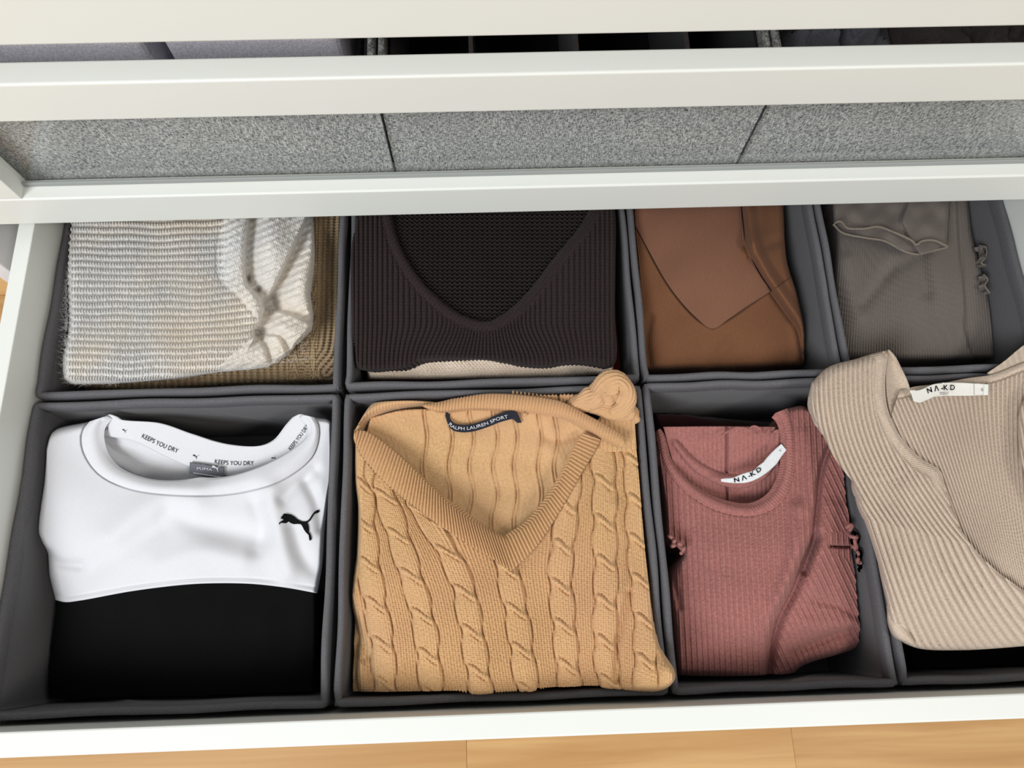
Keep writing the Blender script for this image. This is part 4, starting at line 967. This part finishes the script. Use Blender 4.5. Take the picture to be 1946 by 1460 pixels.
cloth('under_layer', [(1740, 760), (1880, 740), (2060, 720)], [(1745, 1215), (1900, 1215), (2075, 1205)], None, None, 8, lambda x, y, s, t: -.004 + 0*x, M['beige'], bg_, (10, 10, 10, 10), .01, base=ZR - .047)
cloth('strap', q8((1235, 88), (1290, 50), (1361, -8), (1500, -90)), q8((1250, 100), (1300, 84), (1361, 58), (1500, 10)), None, None, 1.6, lambda x, y, s, t: beb(x, y) - .008 + .0008*np.cos(2*np.pi*s*60), M['beige'], bg_, skirt=.008, kx='l', ky='l')
cloth('sleeve', [(1938, 770), (1962, 738), (2000, 716), (2050, 700)], [(1941, 880), (1965, 960), (2010, 1010), (2070, 1030)], [(1938, 770), (1934, 800), (1936, 850), (1941, 880)], None, 1.6,
      lambda x, y, s, t: beb(x, y) + .008 + .0036*np.abs(np.sin(np.pi*(x - .2*(y - 800))/9.2))**.6, M['beige'], bg_, (14, 0, 14, 14), .010, skirt=.004, kx='l', ky='l')
BT_L = n7((465, 420), (560, 425), (640, 400), (760, 345), (900, 322), (1100, 318), (1280, 326), (1495, 342))
BB_L = n7((520, 560), (590, 580), (660, 562), (780, 512), (900, 495), (1100, 492), (1290, 490), (1490, 483))
zbl = lambda x, y: beb(x, y) + .004
bl_ = cloth('neck_label', BT_L, BB_L, None, None, 1.5, lambda x, y, s, t: zbl(x, y) + .001*np.sin(6*s), M['label'], bg_, skirt=.0008, kx='l', ky='l')
zb2 = lambda x, y: zbl(x, y) + .0014
lettering('lettering', 'N \u039b -K D', n7((705, 460), (760, 443), (850, 425), (950, 418), (1052, 418)), 9.5, zb2, M['printblack'], bl_, .0003, bold=.02)
lettering('small_lettering', 'MADE IN', n7((858, 458), (970, 456)), 2.2, zb2, M['print_'], bl_, .0003)
lettering('small_lettering', 'TURKEY', n7((862, 480), (970, 478)), 2.2, zb2, M['print_'], bl_, .0003)
lettering('size_lettering', 'S', n7((1388, 432), (1420, 432)), 5, zb2, M['printblack'], bl_, .0003)
flat_shape('label_seam', n7((1294, 328), (1300, 328), (1304, 488), (1298, 488)), zb2, M['greytag'], bl_, .0003)

# ------------------------------------------------------------------ grey woven boxes and their contents in the glass drawer
def Yray(x, y, Y):
    u = (x - 973)/F_PX; v = (y - 730)/F_PX; r_ = _f + u*_r + v*_d
    return CAM + r_*((Y - CAM[1])/r_[1])
GBX0, GBX1 = XL + .004, XR - .004
xm1 = Yray(738, 270, .388)[0]; xm2 = Yray(1430, 250, .388)[0]
ZGB, ZGT = ZG0 + .015, ZG0 + .135
GW = 'grey woven boxes behind the glass front'
tb = []
for k, (a, b, lab) in enumerate(((GBX0, xm1 - .001, 'grey woven fabric box with white folded cotton inside'), (xm1 + .001, xm2 - .001, 'grey woven fabric box with dark lining and dividers'),
                                (xm2 + .001, GBX1, 'grey woven fabric box holding crumpled grey clothes'))):
    o = root('woven_box', ((a + b)/2, .58, ZGB), lab, 'box', GW); tb.append((o, a, b))
    y0, y1, th = .3875, .80, .006
    wall_mesh('wall', (a, y0), (b, y0), ZGB, ZGT, th, (0, 1), M['tweed'], o, 300 + k, 0)
    wall_mesh('wall', (a, y1), (b, y1), ZGB, ZGT, th, (0, -1), M['tweed'], o, 310 + k, 0)
    for q, (xx, nn) in enumerate(((a, 1), (b, -1))):
        wall_mesh('wall', (xx, y0 + th + .0004), (xx, y1 - th - .0004), ZGB, ZGT, th, (nn, 0), M['tweed'], o, 320 + 2*k + q, 0)
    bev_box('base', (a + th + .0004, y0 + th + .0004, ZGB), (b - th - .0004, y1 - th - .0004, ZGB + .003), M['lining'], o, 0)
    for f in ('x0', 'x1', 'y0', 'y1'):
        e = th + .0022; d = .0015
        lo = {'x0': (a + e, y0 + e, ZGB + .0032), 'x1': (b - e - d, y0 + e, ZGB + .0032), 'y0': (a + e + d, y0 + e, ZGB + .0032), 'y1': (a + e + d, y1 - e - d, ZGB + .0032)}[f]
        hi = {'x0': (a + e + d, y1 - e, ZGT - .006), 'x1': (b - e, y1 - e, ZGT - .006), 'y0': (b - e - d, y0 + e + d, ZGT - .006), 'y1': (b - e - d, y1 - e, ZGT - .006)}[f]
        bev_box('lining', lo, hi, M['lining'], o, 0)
o, a, b = tb[1]
for px_ in (899, 1072, 1252):
    xx = Yray(px_, 90, .50)[0]
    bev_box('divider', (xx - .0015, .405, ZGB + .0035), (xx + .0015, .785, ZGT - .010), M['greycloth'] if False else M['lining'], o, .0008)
    bev_box('divider_edge', (xx - .0018, .405, ZGT - .0098), (xx + .0018, .785, ZGT - .0078), M['mauve'], o, .0006)
# white cotton stacks in the left box
def fold_block(lo, hi, label, name, mat, cat, n=4, group=None, sag=.004):
    r_ = root(name, ((lo[0]+hi[0])/2, (lo[1]+hi[1])/2, lo[2]), label, cat, group)
    h = (hi[2] - lo[2])/n
    for k in range(n):
        bev_box('folded_layer', (lo[0] + .0008*k, lo[1] + .0010*(k % 2), lo[2] + k*h), (hi[0] - .0008*k, hi[1], lo[2] + (k+1)*h - .0004), mat, r_, min(h*.45, .008), 4)
    return r_
o, a, b = tb[0]
xs1, xs2 = Yray(303, 100, .42)[0], Yray(655, 90, .42)[0]
fold_block((a + .010, .420, ZGB + .0036), (xs1 - .006, .70, ZGT + .022), 'white folded cotton stack against the drawer side in woven box', 'folded_cloth', M['lavwhite'], 'clothing', 2)
fold_block((xs1 + .004, .420, ZGB + .0036), (xs2, .70, ZGT + .022), 'white folded cotton stack beside the dark gap in woven box', 'folded_cloth', M['lavwhite'], 'clothing', 2)
# crumpled grey clothes in the right box
o, a, b = tb[2]
def crumple(x0, x1, y0, y1, z0, amp, label, mat, seed):
    r_ = root('crumpled_garment', ((x0+x1)/2, (y0+y1)/2, ZGB + .004), label, 'clothing')
    nx, ny = 90, 90; X, Y = np.meshgrid(np.linspace(x0, x1, nx), np.linspace(y0, y1, ny))
    e = np.minimum(np.minimum(X - x0, x1 - X), np.minimum(Y - y0, y1 - Y)); w = smooth(0, .03, e)
    q = vnoise(X*1000, Y*1000, 45, seed); q2 = vnoise(X*1000, Y*1000 + 40*q, 26, seed + 1)
    z = z0 + w*(amp*(1 - np.abs(np.sin(q*2.2))) + amp*.5*(1 - np.abs(np.sin(q2*2))))
    grid_mesh('cloth', np.stack([X, Y, z], -1), mat, r_, base=ZGB + .0045, inset=.002)
    return r_
xg0, xg1 = Yray(1500, 90, .48)[0], Yray(1650, 90, .48)[0]
crumple(a + .012, xg1, .42, .62, ZGT - .040, .032, 'crumpled grey garment in the woven box', M['greycloth'], 5)
crumple(xg1 + .004, b - .012, .42, .62, ZGT - .045, .014, 'dark grey brown garment beside the crumpled grey one', M['mauve'], 9)
